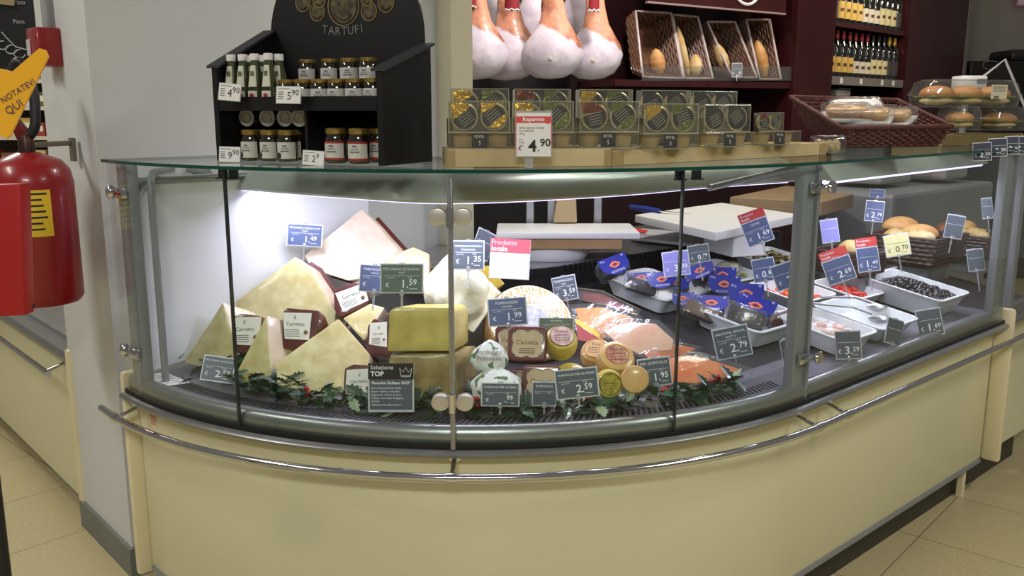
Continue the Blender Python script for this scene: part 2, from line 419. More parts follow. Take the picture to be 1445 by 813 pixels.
cpart(B().tube([lb0+ln_*.02-ZU*.004, lb1+ln_*.02-ZU*.004], .007, 10), 'lamp_tube', LAMP, bar, smooth=60)
# bent tube frames at the two ends of the hood
e0 = hood_pts[0]; c0 = cpt(.06, .10, 0)
def bend(pts, r=.03, n=6):
    out = [Vector(pts[0])]
    for a, b_, c in zip(pts, pts[1:], pts[2:]):
        a, b_, c = Vector(a), Vector(b_), Vector(c); u = (a-b_).normalized()*r; w = (c-b_).normalized()*r
        for i in range(n+1):
            s_ = i/n; out.append((b_+u)*(1-s_)**2+b_*2*s_*(1-s_)+(b_+w)*s_*s_)
    out.append(Vector(pts[-1])); return out
E0 = cpt(.055, .07, .74); E1 = cpt(.055, .07, 1.30); E2 = ang(A0, .62, 1.29)
EI = -tang(0)*0
cpart(B().tube(bend([E0, Vector((E0.x, E0.y, 1.315)), e0+Vector((0, 0, .05)), hood_pts[4]+Vector((0, 0, .045))], .06), .010, 10), 'support_tube', GREYP, smooth=60)
r0 = cpt(1.035, .06, .75)
cpart(B().tube(bend([r0, Vector((r0.x, r0.y, 1.315)), hp[-1]+Vector((0, 0, .05)), hp[5]+Vector((0, 0, .0))], .06), .011, 10), 'support_tube', STEEL, smooth=60)
# white liner at the left end with grey frame
i0 = tang(0); w0 = inward(0)
q0, q1 = cpt(0.012, .06, 0), cpt(0.012, .82, 0)
b = B().prism([q0+ZU*.75, q1+ZU*.86, q1+ZU*1.30, q0+ZU*1.30], -i0*.012)
liner = cpart(b, 'end_liner', mat('white_liner', (226, 228, 232), .4))
cpart(B().tube(bend([q0+ZU*.75+i0*.006, q0+ZU*1.29+i0*.006, q1+ZU*1.29+i0*.006], .07), .009, 8), 'liner_frame', GREYM, liner, smooth=60)
# back wall of the well with a toothed ridge, steel service top behind it
fb = fr_all(0, 2)
b = B().sweep([(.95, .80), (.95, .952), (.965, .952), (.965, .80)], fb)
for i in range(110):
    t = .02+1.96*i/110; q = cpt(t, .948, .945); tt = tang(t)
    b.box(q, (.010, .014, .024), Matrix(((tt.x, -tt.y, 0, 0), (tt.y, tt.x, 0, 0), (0, 0, 1, 0), (0, 0, 0, 1))))
cpart(b, 'well_back', mat('black_well', (22, 22, 24), .4))
poly = [cpt(i/10, .966, .955) for i in range(11)]+[cpt(2, .966, .955), cpt(2, 1.5, .955), cpt(1, 1.5, .955), Vector((-.27, 3.70, .955))]
cpart(B().prism(poly, (0, 0, -.03)), 'service_top', STEEL)
poly2 = [cpt(i/10, 1.0, 0) for i in range(11)]+[cpt(2, 1.0, 0), cpt(2, 1.45, 0), cpt(1, 1.45, 0)]
cpart(B().prism(poly2, (0, 0, .925)), 'service_cabinet', GREYP)
# end trims, foot
def trim(t, off, d0=.0, z0=.15, z1=.755, th=.03, dd=.07):
    tx_, nx_ = tang(t), inward(t); r_ = Matrix(((tx_.x, nx_.x, 0, 0), (tx_.y, nx_.y, 0, 0), (0, 0, 1, 0), (0, 0, 0, 1)))
    return cpart(B().box(cpt(t, d0+dd/2, (z0+z1)/2)+tx_*off, (th, dd, z1-z0), r_, .012), 'end_trim', CREAMT, smooth=40)
trim(0, -.018, -.005, .13); trim(2, .018, -.03)
fq = cpt(1.96, .075, .07); cpart(B().box(fq, (.025, .025, .15), RZ(A1), .003), 'foot', CREAMT)
fq = cpt(.02, .09, .07); cpart(B().box(fq, (.03, .03, .15), RZ(A0), .003), 'foot', BLACK)
# chrome bumper rail with brackets
ra = cpt(0, -.055, .652)-tang(0)*.045
rp = [ra]+[cpt(t, -.055, .652) for t in [i/40 for i in range(41)]]+[cpt(1.5, -.055, .652), cpt(2.25, -.055, .652)]
rail = cpart(B().tube(rp, .0098, 14), 'bumper_rail', CHROME, smooth=60)
for t in (.03, tang_t(-1.8), .985, 1.09):
    tx_, nx_ = tang(t), inward(t); c = cpt(t, -.055, .652); w_ = cpt(t, .034, .672)
    b = B().tube([c, w_], .006, 8); b.tube([c-tx_*.012, c+tx_*.012], .0125, 14)
    b.lathe([(0, 0), (.016, 0), (.016, .005), (0, .005)], 14, Matrix.Translation(w_) @ (-nx_).to_track_quat('Z', 'Y').to_matrix().to_4x4())
    cpart(b, 'rail_bracket', CHROME, rail, smooth=40)
# little red and white notice stuck to the cream panel
t = .045; tx_, nx_ = tang(t), inward(t); c = cpt(t, .0345, .635)+tx_*.0
st = cpart(B().prism([c-tx_*.018-ZU*.022, c+tx_*.018-ZU*.022, c+tx_*.018+ZU*.022, c-tx_*.018+ZU*.022], -nx_*.0006), 'sticker', mat('sticker_paper', (222, 205, 180), .6))
b = B()
for i in range(6):
    for s0, s1 in ((-.015, -.003), (.0, .014)): 
        z = .016-.0062*i; b.quad(c+tx_*s0+ZU*z-nx_*.0009, c+tx_*s1+ZU*z-nx_*.0009, c+tx_*s1+ZU*(z-.003)-nx_*.0009, c+tx_*s0+ZU*(z-.003)-nx_*.0009)
cpart(b, 'sticker_lettering', REDP, st)
# paper slip lying on the deck at the left
q = [hit(204, 533, .003), hit(233, 525, .003), hit(268, 540, .003), hit(236, 546, .003)]
z_ = max(v.z for v in q)
sl = thing('paper_slip', 'white printed paper slip lying on steel deck at far left', 'paper', q[0])
b = B().prism([Vector((v.x, v.y, .7395)) for v in q], (0, 0, .0008)).build('sheet', PAPER, sl, origin=q[0])
b = B()
for i in range(6):
    s_ = .15+.13*i; a_, c_ = q[0].lerp(q[3], s_), q[1].lerp(q[2], s_); a_, c_ = a_.lerp(c_, .12), a_.lerp(c_, .85)
    w_ = (q[3]-q[0])*.035; b.quad(*[Vector((v.x, v.y, .7406)) for v in (a_, c_, c_+w_, a_+w_)])
b.build('lettering', mat('grey_ink', (110, 112, 118), .6), sl, origin=q[0])
# ------------------------------------------------------------------ cheeses in the corner case
def plane(cx, cy, Y, tilt=20, yaw=0):
    t, w = R_(tilt), R_(yaw); n = Vector((math.sin(w)*math.cos(t), -math.cos(w)*math.cos(t), math.sin(t)))
    return D(cx, cy, Y), n
def slab_pts(poly, Y, tilt, yaw):
    ax = max(poly, key=lambda q: q[1]); p0, n = plane(ax[0], ax[1], Y, tilt, yaw)
    return [onplane(x, y, p0, n) for x, y in poly], n
def wrapmat(name, col, col2, rough=.42): return mat(name, col, rough, col2=col2, vscale=24, bump=.12, bscale=30, coat=.3)
CH_YEL = wrapmat('hard_cheese_yellow', (224, 214, 164), (200, 184, 126)); CH_LIT_SIDE = wrapmat('cheese_lit_side', (226, 208, 186), (208, 188, 162))
CH_PINK = wrapmat('hard_cheese_pale', (236, 220, 202), (222, 200, 178))
CH_GOLD = wrapmat('cheese_golden', (206, 190, 104), (184, 166, 84))
CH_WHITE = wrapmat('white_cheese', (240, 236, 214), (228, 220, 186))
RIND = mat('dark_red_rind', (96, 40, 36), .4, var=.3, vscale=20, coat=.4)
LABW = mat('label_paper', (232, 230, 222), .55)
def wedge(name, label, poly, Y, tilt, yaw, th, m, lat=(0, 0, 0), cat='cheese', taper=.9, bevel=.006, rind=None, group=None):
    pts, n = slab_pts(poly, Y, tilt, yaw)
    o = pts[max(range(len(poly)), key=lambda i: poly[i][1])]
    t = thing(name, label, cat, o, group=group)
    b = B().prism(pts, -n*th+Vector(lat), taper, bevel)
    rough_up(b, .0008 if bevel < .01 else .0014)
    for f in b.bm.faces:
        if f.normal.x > .35: f.material_index = 1  # right-facing faces go paler: light on that side put into the colour
    b.build('paste', [m, CH_LIT_SIDE if m == CH_YEL else m], t, smooth=38, origin=o)
    if rind:
        b = B().prism([p-n*(th*.96)+Vector(lat)*.97 for p in pts], -n*.012, .95, .003); b.build('rind', rind, t, smooth=30, origin=o)
    return t, pts, n, o
GW = 'large cut wedges of hard cheese'
wedge('cheese_wedge', 'pinkish wrapped hard cheese wedge at the top of the heap, rounded base', [(510, 294), (562, 352), (527, 391), (490, 396), (441, 381), (428, 361)], 2.70, 30, 0, .06, CH_PINK, (.05, -.02, 0), rind=RIND, group=GW)
wedge('cheese_wedge', 'big pale cheese wedge behind the left labelled red pieces', [(416, 362), (432, 372), (474, 440), (470, 476), (400, 510), (340, 480), (332, 425)], 2.52, 22, -6, .065, CH_YEL, (.03, 0, 0), rind=RIND, group=GW)
wedge('cheese_wedge', 'leftmost standing yellow cheese wedge beside the white end liner', [(314, 426), (338, 505), (300, 522), (258, 512)], 2.46, 22, -24, .10, CH_YEL, (.055, -.02, 0), rind=RIND, group=GW)
wedge('cheese_wedge', 'narrow upright yellow wedge with lit pale right side, behind the left pane seam', [(376, 444), (384, 540), (355, 546), (325, 540)], 2.31, 20, -14, .10, CH_YEL, (.06, -.015, 0), rind=RIND, group=GW)
wedge('cheese_wedge', 'largest yellow cheese wedge at the front, sharp top corner pointing up', [(477, 449), (522, 500), (516, 552), (480, 557), (392, 546), (387, 514)], 2.27, 30, 4, .13, CH_YEL, (.02, 0, 0), rind=RIND, group=GW)
wedge('cheese_wedge', 'small pale wedge leaning between two labelled red pieces', [(483, 449), (522, 428), (543, 434), (514, 482)], 2.44, 25, 10, .08, CH_YEL, (.02, 0, 0), rind=RIND, group=GW)
wedge('cheese_wedge', 'rounded pinkish yellow cheese piece behind the green price tag', [(545, 364), (583, 348), (606, 358), (606, 410), (550, 410)], 2.62, 22, 0, .12, wrapmat('pinkish_cheese', (238, 212, 168), (226, 190, 150)), group=GW)
# red pieces with white labels
def labelled(label, poly, lab, Y, tilt, yaw, th=.09, txt='il Carretto'):
    t, pts, n, o = wedge('red_rind_cheese', label, poly, Y, tilt, yaw, th, RIND, group='red rind cheese pieces with white labels')
    lp = [onplane(x, y, pts[0]+n*.0015, n) for x, y in lab]
    lo = B().prism(lp, n*.0008).build('paper_label', LABW, t, origin=o)
    a, b_, c, d = lp; xd = (b_-a).normalized(); yd = (a-d).normalized(); w = (b_-a).length; h = (a-d).length
    mid = a.lerp(c, .5); b = B()
    b.text('il', mid+yd*h*.28+n*.0015, xd, yd, size=h*.22); b.text('Carretto', mid+yd*h*.02+n*.0015, xd, yd, size=h*.26, maxw=w*.62)
    b.build('lettering', mat('green_print', (70, 92, 60), .6), lo, origin=o)
    b = B()
    for i in range(4): b.box(mid-yd*h*(.14+.08*i)-xd*w*.14+n*.0014, (w*.5, .0002, h*.025), Matrix(((xd.x, n.x, yd.x, 0), (xd.y, n.y, yd.y, 0), (xd.z, n.z, yd.z, 0), (0, 0, 0, 1))))
    b.build('lettering', mat('grey_ink', (110, 112, 118), .6), lo, origin=o)
    b = B(); 
    for s_ in (.33,): b.ball(mid-yd*h*.22+xd*w*s_+n*.001, (w*.1, w*.1, .0004) if False else w*.07, 10, 6)
    b.build('printed_mark', mat('brown_print', (120, 84, 60), .6), lo, origin=o)
labelled('dark red labelled piece at the far left, behind the pane seam', [(325, 447), (340, 442), (369, 446), (368, 500), (330, 498)], [(327, 448), (369, 447), (365, 488), (329, 486)], 2.37, 20, -8)
labelled('dark red labelled piece in the middle of the left heap', [(398, 441), (404, 434), (450, 438), (456, 456), (430, 496), (398, 492)], [(399, 441), (440, 442), (436, 480), (402, 478)], 2.36, 20, -4)
labelled('highest dark red labelled piece, tilted below the top wedge', [(470, 410), (484, 402), (510, 395), (521, 410), (520, 430), (480, 449), (472, 438)], [(473, 414), (513, 400), (520, 424), (484, 440)], 2.50, 25, 4)
labelled('dark red labelled piece beside the golden cheese block', [(519, 460), (528, 449), (546, 455), (550, 505), (516, 498)], [(522, 456), (546, 454), (546, 490), (521, 486)], 2.36, 18, 0)
labelled('lowest dark red labelled piece, behind the black Selezione TOP sign', [(486, 520), (498, 514), (532, 516), (534, 562), (483, 562)], [(489, 522), (528, 520), (524, 560), (487, 556)], 2.21, 18, 0)
# golden block standing on a wrapped brown block
wedge('cheese_block', 'tall golden cheese block with cracked face, above a brown block', [(548, 440), (556, 434), (632, 434), (640, 440), (641, 496), (546, 497)], 2.185, 8, 6, .16, CH_GOLD, (.05, 0, 0), taper=.95, bevel=.008)
wedge('cheese_block', 'brown film wrapped cheese block beneath the golden one', [(548, 500), (645, 499), (648, 562), (590, 566), (546, 562)], 2.18, 6, 4, .17, wrapmat('brown_wrapped_cheese', (168, 150, 96), (132, 112, 66)), (.06, 0, 0), taper=.95, bevel=.012)
# bagged provolas
def bag(label, cx, cy, w, h, Y, m, col2=None, cat='cheese', name='bagged_cheese', roll=0):
    c = D(cx, cy, Y); rx = sz(w, Y)/2; rz_ = sz(h, Y)/2
    t = thing(name, label, cat, c-Vector((0, 0, rz_)))
    bm2 = bmesh.new(); bmesh.ops.create_icosphere(bm2, subdivisions=4, radius=1)
    rnd = random.Random(int(cx*7+cy)); ph = [rnd.uniform(0, 6) for _ in range(6)]
    for v in bm2.verts:
        u = v.co.normalized(); a = math.atan2(u.y, u.x)
        k = 1+.05*math.sin(5*a+ph[0]+u.z*3)+.035*math.sin(9*a+ph[1]-u.z*6)+.04*math.sin(6*u.z+ph[2]+2*a)
        top = max(0, u.z); k2 = 1-.42*top**2
        v.co = Vector((u.x*rx*k*k2, u.y*rx*.85*k*k2, u.z*rz_*(1+.06*math.sin(3*a+ph[3])*top)))
    b = B().add(bm2, RY(R_(roll)) @ Matrix.Identity(4)); ob = b.build('wrapped_body', m, t, smooth=170)
    for v in ob.data.vertices: v.co.z += rz_
    return t
PROV = mat('provola_white', (246, 244, 230), .3, col2=(234, 228, 190), vscale=16, bump=.5, bscale=26, coat=.8)
bag('large cream white bagged cheese just right of the steel mullion', 644, 408, 92, 108, 2.52, PROV)
bag('small white bagged cheese between the large bag and lace wheel', 684, 425, 52, 60, 2.60, PROV)
wedge('cheese_block', 'small bright yellow cheese block under the Prodotto locale sign', [(662, 378), (690, 374), (713, 400), (690, 416), (662, 402)], 2.70, 30, 10, .07, wrapmat('bright_yellow_cheese', (232, 206, 84), (220, 186, 60)))
wedge('cheese_block', 'cream cheese piece with torn edge left of the lace wheel', [(655, 408), (692, 396), (704, 410), (690, 440), (668, 470), (655, 462)], 2.48, 25, 10, .08, CH_WHITE)
# wheel with lace-patterned top
def disc_cheese(label, cx, cy, r_px, Y, th, tilt, yaw, m, name='round_cheese', top=None, topr=.86, side=None, group=None, sq=1):
    c = D(cx, cy, Y); r = sz(r_px, Y); t = thing(name, label, 'cheese', c, (0, 0, 0), group)
    n = Vector((math.sin(R_(yaw))*math.cos(R_(tilt)), -math.cos(R_(yaw))*math.cos(R_(tilt)), math.sin(R_(tilt))))
    q = n.to_track_quat('Z', 'Y').to_matrix().to_4x4()
    e = min(.018, th*.3)
    b = B().lathe([(0, -th), (r-e, -th), (r-e*.3, -th+e*.3), (r, -th+e), (r*1.01, -th/2), (r, -e), (r-e*.3, -e*.3), (r-e, 0), (0, 0)], 40, q); body = b.build('body', m, t, smooth=35)
    if top:
        b = B().lathe([(0, .0012), (r*topr, .0012), (r*topr, -.001)], 40, q); return t, b.build('top_label', top, body, smooth=35), n, r, q
    return t, body, n, r, q
def lace_mat():
    m = mat('lace_pattern', (236, 226, 200), .35, coat=.7); nt = m.node_tree; b = nt.nodes['Principled BSDF']
    tc = nt.nodes.new('ShaderNodeTexCoord'); n = nt.nodes.new('ShaderNodeTexVoronoi'); n.feature = 'DISTANCE_TO_EDGE'; n.inputs['Scale'].default_value = 60
    nt.links.new(tc.outputs['Object'], n.inputs['Vector'])
    w = nt.nodes.new('ShaderNodeTexWave'); w.wave_type = 'BANDS'; w.inputs['Scale'].default_value = 28; w.inputs['Distortion'].default_value = 9; nt.links.new(tc.outputs['Object'], w.inputs['Vector'])
    a = nt.nodes.new('ShaderNodeMath'); a.operation = 'MULTIPLY'; a.inputs[1].default_value = 5; nt.links.new(n.outputs['Distance'], a.inputs[0])
    mu = nt.nodes.new('ShaderNodeMath'); mu.operation = 'MULTIPLY'; nt.links.new(a.outputs[0], mu.inputs[0]); nt.links.new(w.outputs['Fac'], mu.inputs[1])
    r = nt.nodes.new('ShaderNodeValToRGB'); r.color_ramp.elements[0].position = .06; r.color_ramp.elements[1].position = .2
    r.color_ramp.elements[0].color = (*lin((240, 234, 214)), 1); r.color_ramp.elements[1].color = (*lin((196, 158, 92)), 1)
    nt.links.new(mu.outputs[0], r.inputs['Fac']); nt.links.new(r.outputs['Color'], b.inputs['Base Color']); return m
t, ob, n, r, q = disc_cheese('large cheese wheel with white lace printed face and golden rind', 750, 454, 66, 2.50, .09, 42, 14, mat('golden_rind', (176, 136, 72), .5, col2=(132, 96, 48), vscale=40), top=lace_mat(), topr=.93)
b = B()
for k in range(22):
    a = 2*math.pi*k/22; b.tube([q @ Vector((r*.62*math.cos(a)+r*.11*math.cos(s_*math.pi/4), r*.62*math.sin(a)+r*.11*math.sin(s_*math.pi/4), .002)) for s_ in range(8)], .0016, 5, closed=True)
for rr in (.48, .9): b.tube([q @ Vector((r*rr*math.cos(2*math.pi*k/40), r*rr*math.sin(2*math.pi*k/40), .002)) for k in range(40)], .0018, 5, closed=True)
b.build('lace_border', mat('lace_white', (244, 240, 228), .5), ob, smooth=60)
b = B().lathe([(0, .0022), (r*.4, .0022), (r*.4, .001)], 32, q); b.build('centre_print', mat('silver_print', (196, 196, 204), .4, col2=(150, 150, 160), vscale=60), ob)
# dark red packs with scalloped cream labels
CARD_CREAM = mat('cream_card', (196, 176, 142), .5, col2=(184, 160, 124), vscale=30)
def scallop(label, cx, cy, w, h, Y, tilt, yaw, th=.035):
    c = D(cx, cy, Y); rx, rz_ = sz(w, Y)/2, sz(h, Y)/2; q = (RZ(R_(yaw)) @ RX(R_(-tilt)))
    t = thing('wrapped_cheese', label, 'cheese', c, q.to_euler(), 'square dark red cheeses with scalloped labels')
    pts = [Vector((rx*s1*k1, 0, rz_*s2*k2)) for s1, s2, k1, k2 in ((-1, -1, 1, .8), (-1, -1, .8, 1), (1, -1, .8, 1), (1, -1, 1, .8), (1, 1, 1, .8), (1, 1, .8, 1), (-1, 1, .8, 1), (-1, 1, 1, .8))]
    body = B().prism(pts, (0, th, 0), .92, .008, 3).build('wax_body', mat('dark_red_wax', (104, 44, 44), .35, var=.25, coat=.5), t, smooth=40)
    pl_ = []
    for k in range(64):
        a = 2*math.pi*k/64; ca, sa = math.cos(a), math.sin(a); sq = 1/max(abs(ca), abs(sa), .78); rr = .72*sq*(.93+.14*abs(math.sin(4*a)))
        pl_.append(Vector((rx*rr*ca, -.0006, rz_*rr*sa)))
    lo = B().prism(pl_, (0, -.0008, 0)).build('card_label', CARD_CREAM, body)
    b = B(); b.text('Caciotta', (0, -.0018, -rz_*.05), (1, 0, 0), (0, 0, 1), size=rz_*.38, maxw=rx*1.1)
    for i in range(3): b.box((0, -.0017, -rz_*(.28+.12*i)), (rx*.8, .0002, rz_*.04))
    b.build('lettering', mat('brown_ink', (86, 60, 44), .6), lo)
    b = B().tube([v+Vector((0, -.0012, 0)) for v in pl_], .0007, 5, closed=True); b.build('label_border', RIND, lo)
    return t
scallop('dark red square cheese in front, scalloped cream label, below the lace wheel', 744, 485, 58, 52, 2.22, 22, -6)
scallop('dark red square cheese half hidden behind the front labelled one', 722, 482, 50, 48, 2.285, 22, -4)
scallop('dark red square cheese low at front, behind two small slate tags', 764, 540, 58, 52, 2.165, 18, -4)
scallop('dark red square cheese low at front, between white ricotta and its twin', 741, 545, 46, 52, 2.215, 18, -4)
# small round cheeses
YCH = wrapmat('small_yellow_cheese', (228, 206, 104), (214, 186, 80), .35)
OCH = wrapmat('pale_orange_cheese', (222, 184, 124), (206, 160, 100), .35)
TOPP = mat('pink_print_label', (226, 208, 186), .5, col2=(190, 140, 150), vscale=50)
def banded(args, text=None, topm=TOPP, topr=.74, ring=(94, 74, 50)):
    t, lo, n, r, q = disc_cheese(*args, top=topm, topr=topr)
    b = B().tube([q @ Vector((r*topr*math.cos(2*math.pi*k/36), r*topr*math.sin(2*math.pi*k/36), .0012)) for k in range(36)], .001, 5, closed=True); b.build('label_ring', mat('ring_%d' % ring[0], ring, .5), lo)
    b = B()
    if text: b.text(text, q @ Vector((0, r*.22, .0022)), q.to_3x3() @ Vector((1, 0, 0)), q.to_3x3() @ Vector((0, 1, 0)), size=r*.32, maxw=r*1.1)
    for i in range(3): b.text('-----', q @ Vector((0, -r*(.1+.18*i), .0022)), q.to_3x3() @ Vector((1, 0, 0)), q.to_3x3() @ Vector((0, 1, 0)), width=r*.9)
    b.build('lettering', mat('purple_ink', (110, 66, 92), .6), lo)
banded(('round yellow cheese standing with pink printed label, beside the scalloped label', 793, 474, 24, 2.25, .065, 50, 4, YCH), 'Primo')
banded(('pale orange round cheese with printed top, left of its neighbour', 841, 492, 24, 2.32, .06, 54, -14, OCH), 'Fico', OCH, .7, (176, 128, 96))
banded(('pale orange round cheese with printed top, nearer the salmon', 871, 500, 28, 2.25, .07, 50, 8, OCH), 'Noce', mat('tan_print', (214, 176, 136), .5, col2=(178, 96, 80), vscale=60), .6, (150, 92, 72))
disc_cheese('plain yellow round cheese lying under the pink labelled one', 806, 526, 24, 2.24, .04, 60, 0, YCH)
banded(('small yellow cheese with green and black ring label, at the front', 861, 542, 21, 2.14, .035, 12, 8, YCH), None, mat('yellow_green_label', (206, 190, 60), .5, col2=(120, 116, 30), vscale=60), .78, (40, 44, 24))
disc_cheese('plain tan round cheese behind the 1.95 price tag', 896, 536, 21, 2.13, .035, 14, -8, OCH)
# white paper-wrapped ricotta
def leafpaper():
    m = mat('leaf_print_paper', (232, 234, 232), .5, bump=.5, bscale=30); nt = m.node_tree; b = nt.nodes['Principled BSDF']
    tc = nt.nodes.new('ShaderNodeTexCoord'); n = nt.nodes.new('ShaderNodeTexNoise'); n.inputs['Scale'].default_value = 42; n.inputs['Detail'].default_value = 1; nt.links.new(tc.outputs['Object'], n.inputs['Vector'])
    r = nt.nodes.new('ShaderNodeValToRGB'); r.color_ramp.interpolation = 'CONSTANT'; r.color_ramp.elements[0].color = (*lin((228, 230, 226)), 1); r.color_ramp.elements[1].position = .60; r.color_ramp.elements[1].color = (*lin((104, 130, 98)), 1)
    nt.links.new(n.outputs['Fac'], r.inputs['Fac']); nt.links.new(r.outputs['Color'], b.inputs['Base Color']); return m
LP = leafpaper()
t1 = bag('upper white paper wrapped cheese with purple writing and leaf print', 691, 505, 54, 52, 2.19, LP, name='paper_wrapped_cheese')
b = B(); rr = sz(27, 2.24)
for i, s_ in enumerate(('Formaggio', 'Primosale')): b.text(s_, (0, -rr*.93, rr*(1.42-.36*i)), (1, 0, 0), (0, .12, 1), size=rr*.34, maxw=rr*1.3)
b.build('lettering', mat('purple_ink', (110, 66, 92), .6), t1)
bag('lower white paper wrapped cheese with green leaf print, behind slate tag', 701, 546, 76, 58, 2.15, LP, name='paper_wrapped_cheese')
# ---------------------------------------------------------------- salmon and fish packs
SALM = mat('salmon_flesh', (216, 112, 52), .3, col2=(226, 140, 80), vscale=12, coat=.8, bump=.15, bscale=30)
SALM2 = mat('salmon_pale', (232, 176, 140), .3, col2=(240, 200, 170), vscale=10, coat=.8, bump=.2, bscale=30)
def flat_pack(label, poly, Y, tilt, yaw, m, th=.016, film=None, name='salmon_pack', cat='fish', inner=.82, extra=None):
    pts, n = slab_pts(poly, Y, tilt, yaw); o = pts[0].copy(); c = sum(pts, Vector())/len(pts)
    t = thing(name, label, cat, o)
    B().prism([c+(p-c)*inner for p in pts], -n*th, .96, .005).build('fillet' if cat == 'fish' else 'slices', m, t, smooth=40, origin=o)
    B().prism([p+n*.003 for p in pts], -n*(th+.005), 1.0, .002).build('film', FILM, t, smooth=40, origin=o)
    return t, pts, n, o
flat_pack('orange salmon fillet pack lying lowest at the front right', [(902, 520), (930, 490), (990, 498), (1062, 520), (1050, 532), (985, 545), (930, 542), (904, 534)], 2.33, 58, 0, SALM, .022)
flat_pack('pale pink salmon slices pack with white glare, above the orange fillet', [(838, 462), (880, 449), (930, 452), (962, 480), (958, 498), (900, 505), (860, 484)], 2.42, 48, -6, SALM2, .018)
flat_pack('thin salmon strip pack poking out right of the pale pack', [(900, 498), (952, 482), (992, 490), (965, 502), (910, 512)], 2.40, 55, 0, SALM, .012)
t, pts, n, o = flat_pack('smoked salmon pack with yellow and red card, right of the lace wheel', [(803, 430), (850, 428), (908, 448), (880, 470), (845, 486), (815, 478)], 2.48, 45, -10, mat('smoked_salmon', (232, 150, 84), .3, col2=(240, 178, 110), vscale=10, coat=.8), .014)
r0_ = [onplane(x, y, pts[0]+n*.005, n) for x, y in ((812, 456), (846, 478), (846, 486), (816, 480))]
lb = B().prism(r0_, n*.001).build('red_band', mat('red_band', (150, 40, 36), .4), t, origin=o)
B().text('Salmone', (r0_[0]+r0_[2])/2+n*.0016-(r0_[3]-r0_[0])*.12, (r0_[1]-r0_[0]).normalized(), -(r0_[3]-r0_[0]).normalized(), size=.010, maxw=.05).build('lettering', INKW, lb, origin=o)
r0_ = [onplane(x, y, pts[0]+n*.005, n) for x, y in ((812, 449), (846, 470), (846, 478), (812, 456))]
B().prism(r0_, n*.001).build('yellow_band', mat('yellow_band', (228, 186, 60), .4), t, origin=o)
t, pts, n, o = flat_pack('clear edged smoked meat pack behind the salmon, near blue packs', [(814, 408), (850, 412), (905, 440), (900, 446), (850, 432), (816, 424)], 2.66, 45, -10, mat('smoked_meat', (140, 72, 60), .35, col2=(110, 50, 44), vscale=20, coat=.7), .012, name='smoked_meat_pack', cat='meat')
B().tube([p+n*.004 for p in pts], .003, 6, closed=True).build('rim', mat('silver_rim', (190, 186, 170), .2, .9), t, smooth=60, origin=o)

# ---------------------------------------------------------------- white trays
TRAY = mat('white_melamine', (228, 230, 234), .3)
TD = {}
QT = RZ(A1) @ RX(math.atan(.17)); QE = QT.to_euler()
def tray(px, py, wu, wn, h, label, name='serving_tray', m=TRAY, flare=.82, group='white serving trays', pos=None):
    a = pos if pos is not None else hit(px, py, .006); c = a+UD*(wu*flare/2)+ND*(wn*flare/2)
    z = max(deckz(c+UD*(wu*flare*su/2)+ND*(wn*flare*sv/2))-.17*sv*wn*flare/2 for su in (-1, 1) for sv in (-1, 0, 1))
    sl_ = math.atan(.24)*.0
    t = thing(name, label, 'tray', (c.x, c.y, z+.004), QE, group)
    TD[t.name] = (wu, wn); b = B(); th = .004; n = 6
    def ring(w, d, z, r):
        pts = []
        for sx, sy, a0 in ((1, -1, -90), (1, 1, 0), (-1, 1, 90), (-1, -1, 180)):
            for i in range(n+1):
                aa = R_(a0+90*i/n); pts.append(Vector((sx*(w/2-r)+math.cos(aa)*r, sy*(d/2-r)+math.sin(aa)*r, z)))
        return [b.bm.verts.new(p) for p in pts]
    R1 = [ring(wu*flare, wn*flare, 0, .02), ring(wu, wn, h, .025), ring(wu+.012, wn+.012, h, .03), ring(wu+.012, wn+.012, h+.004, .03), ring(wu-2*th, wn-2*th, h+.004, .024), ring(wu*flare-2*th, wn*flare-2*th, th, .018)]
    for A_, B_ in zip(R1, R1[1:]):
        for k in range(len(A_)): b._f([A_[k], A_[(k+1) % len(A_)], B_[(k+1) % len(A_)], B_[k]])
    b._f(R1[0][::-1]); b._f(R1[-1])
    b.build('tray_body', m, t, smooth=50)
    return t
T1 = tray(932, 443, .24, .27, .055, 'white tray of dark blue-carded packs at the back left')
T2 = tray(1064, 491, .30, .26, .06, 'white tray heaped with blue-carded packs, beside the grey post')
F1 = tray(1100, 396, .26, .24, .05, 'white tray of olives and mushrooms at the back')
F2 = tray(1030, 412, .20, .22, .045, 'white tray of pale cheese pieces and green olives')
F3 = tray(1126, 440, .24, .22, .04, 'shallow white tray of orange pepper strips left of the post')
G1 = tray(1182, 502, .21, .23, .055, 'white tray of pale sliced seafood, nearest the glass')
G2 = tray(1236, 482, .26, .25, .05, 'white tray holding two steel ladles, almost empty')
G3 = tray(1314, 449, .25, .30, .075, 'deep white tray full of black olives at the right')
G4 = tray(1208, 436, .18, .20, .045, 'white tray with red peppers and a serving spoon')
G5 = tray(1225, 400, .24, .22, .05, 'white tray of mixed green and red olives')
def inside(t, u, v, z): # u,v local metres
    return Vector(t.location)+QT.to_3x3() @ Vector((u, v, z))
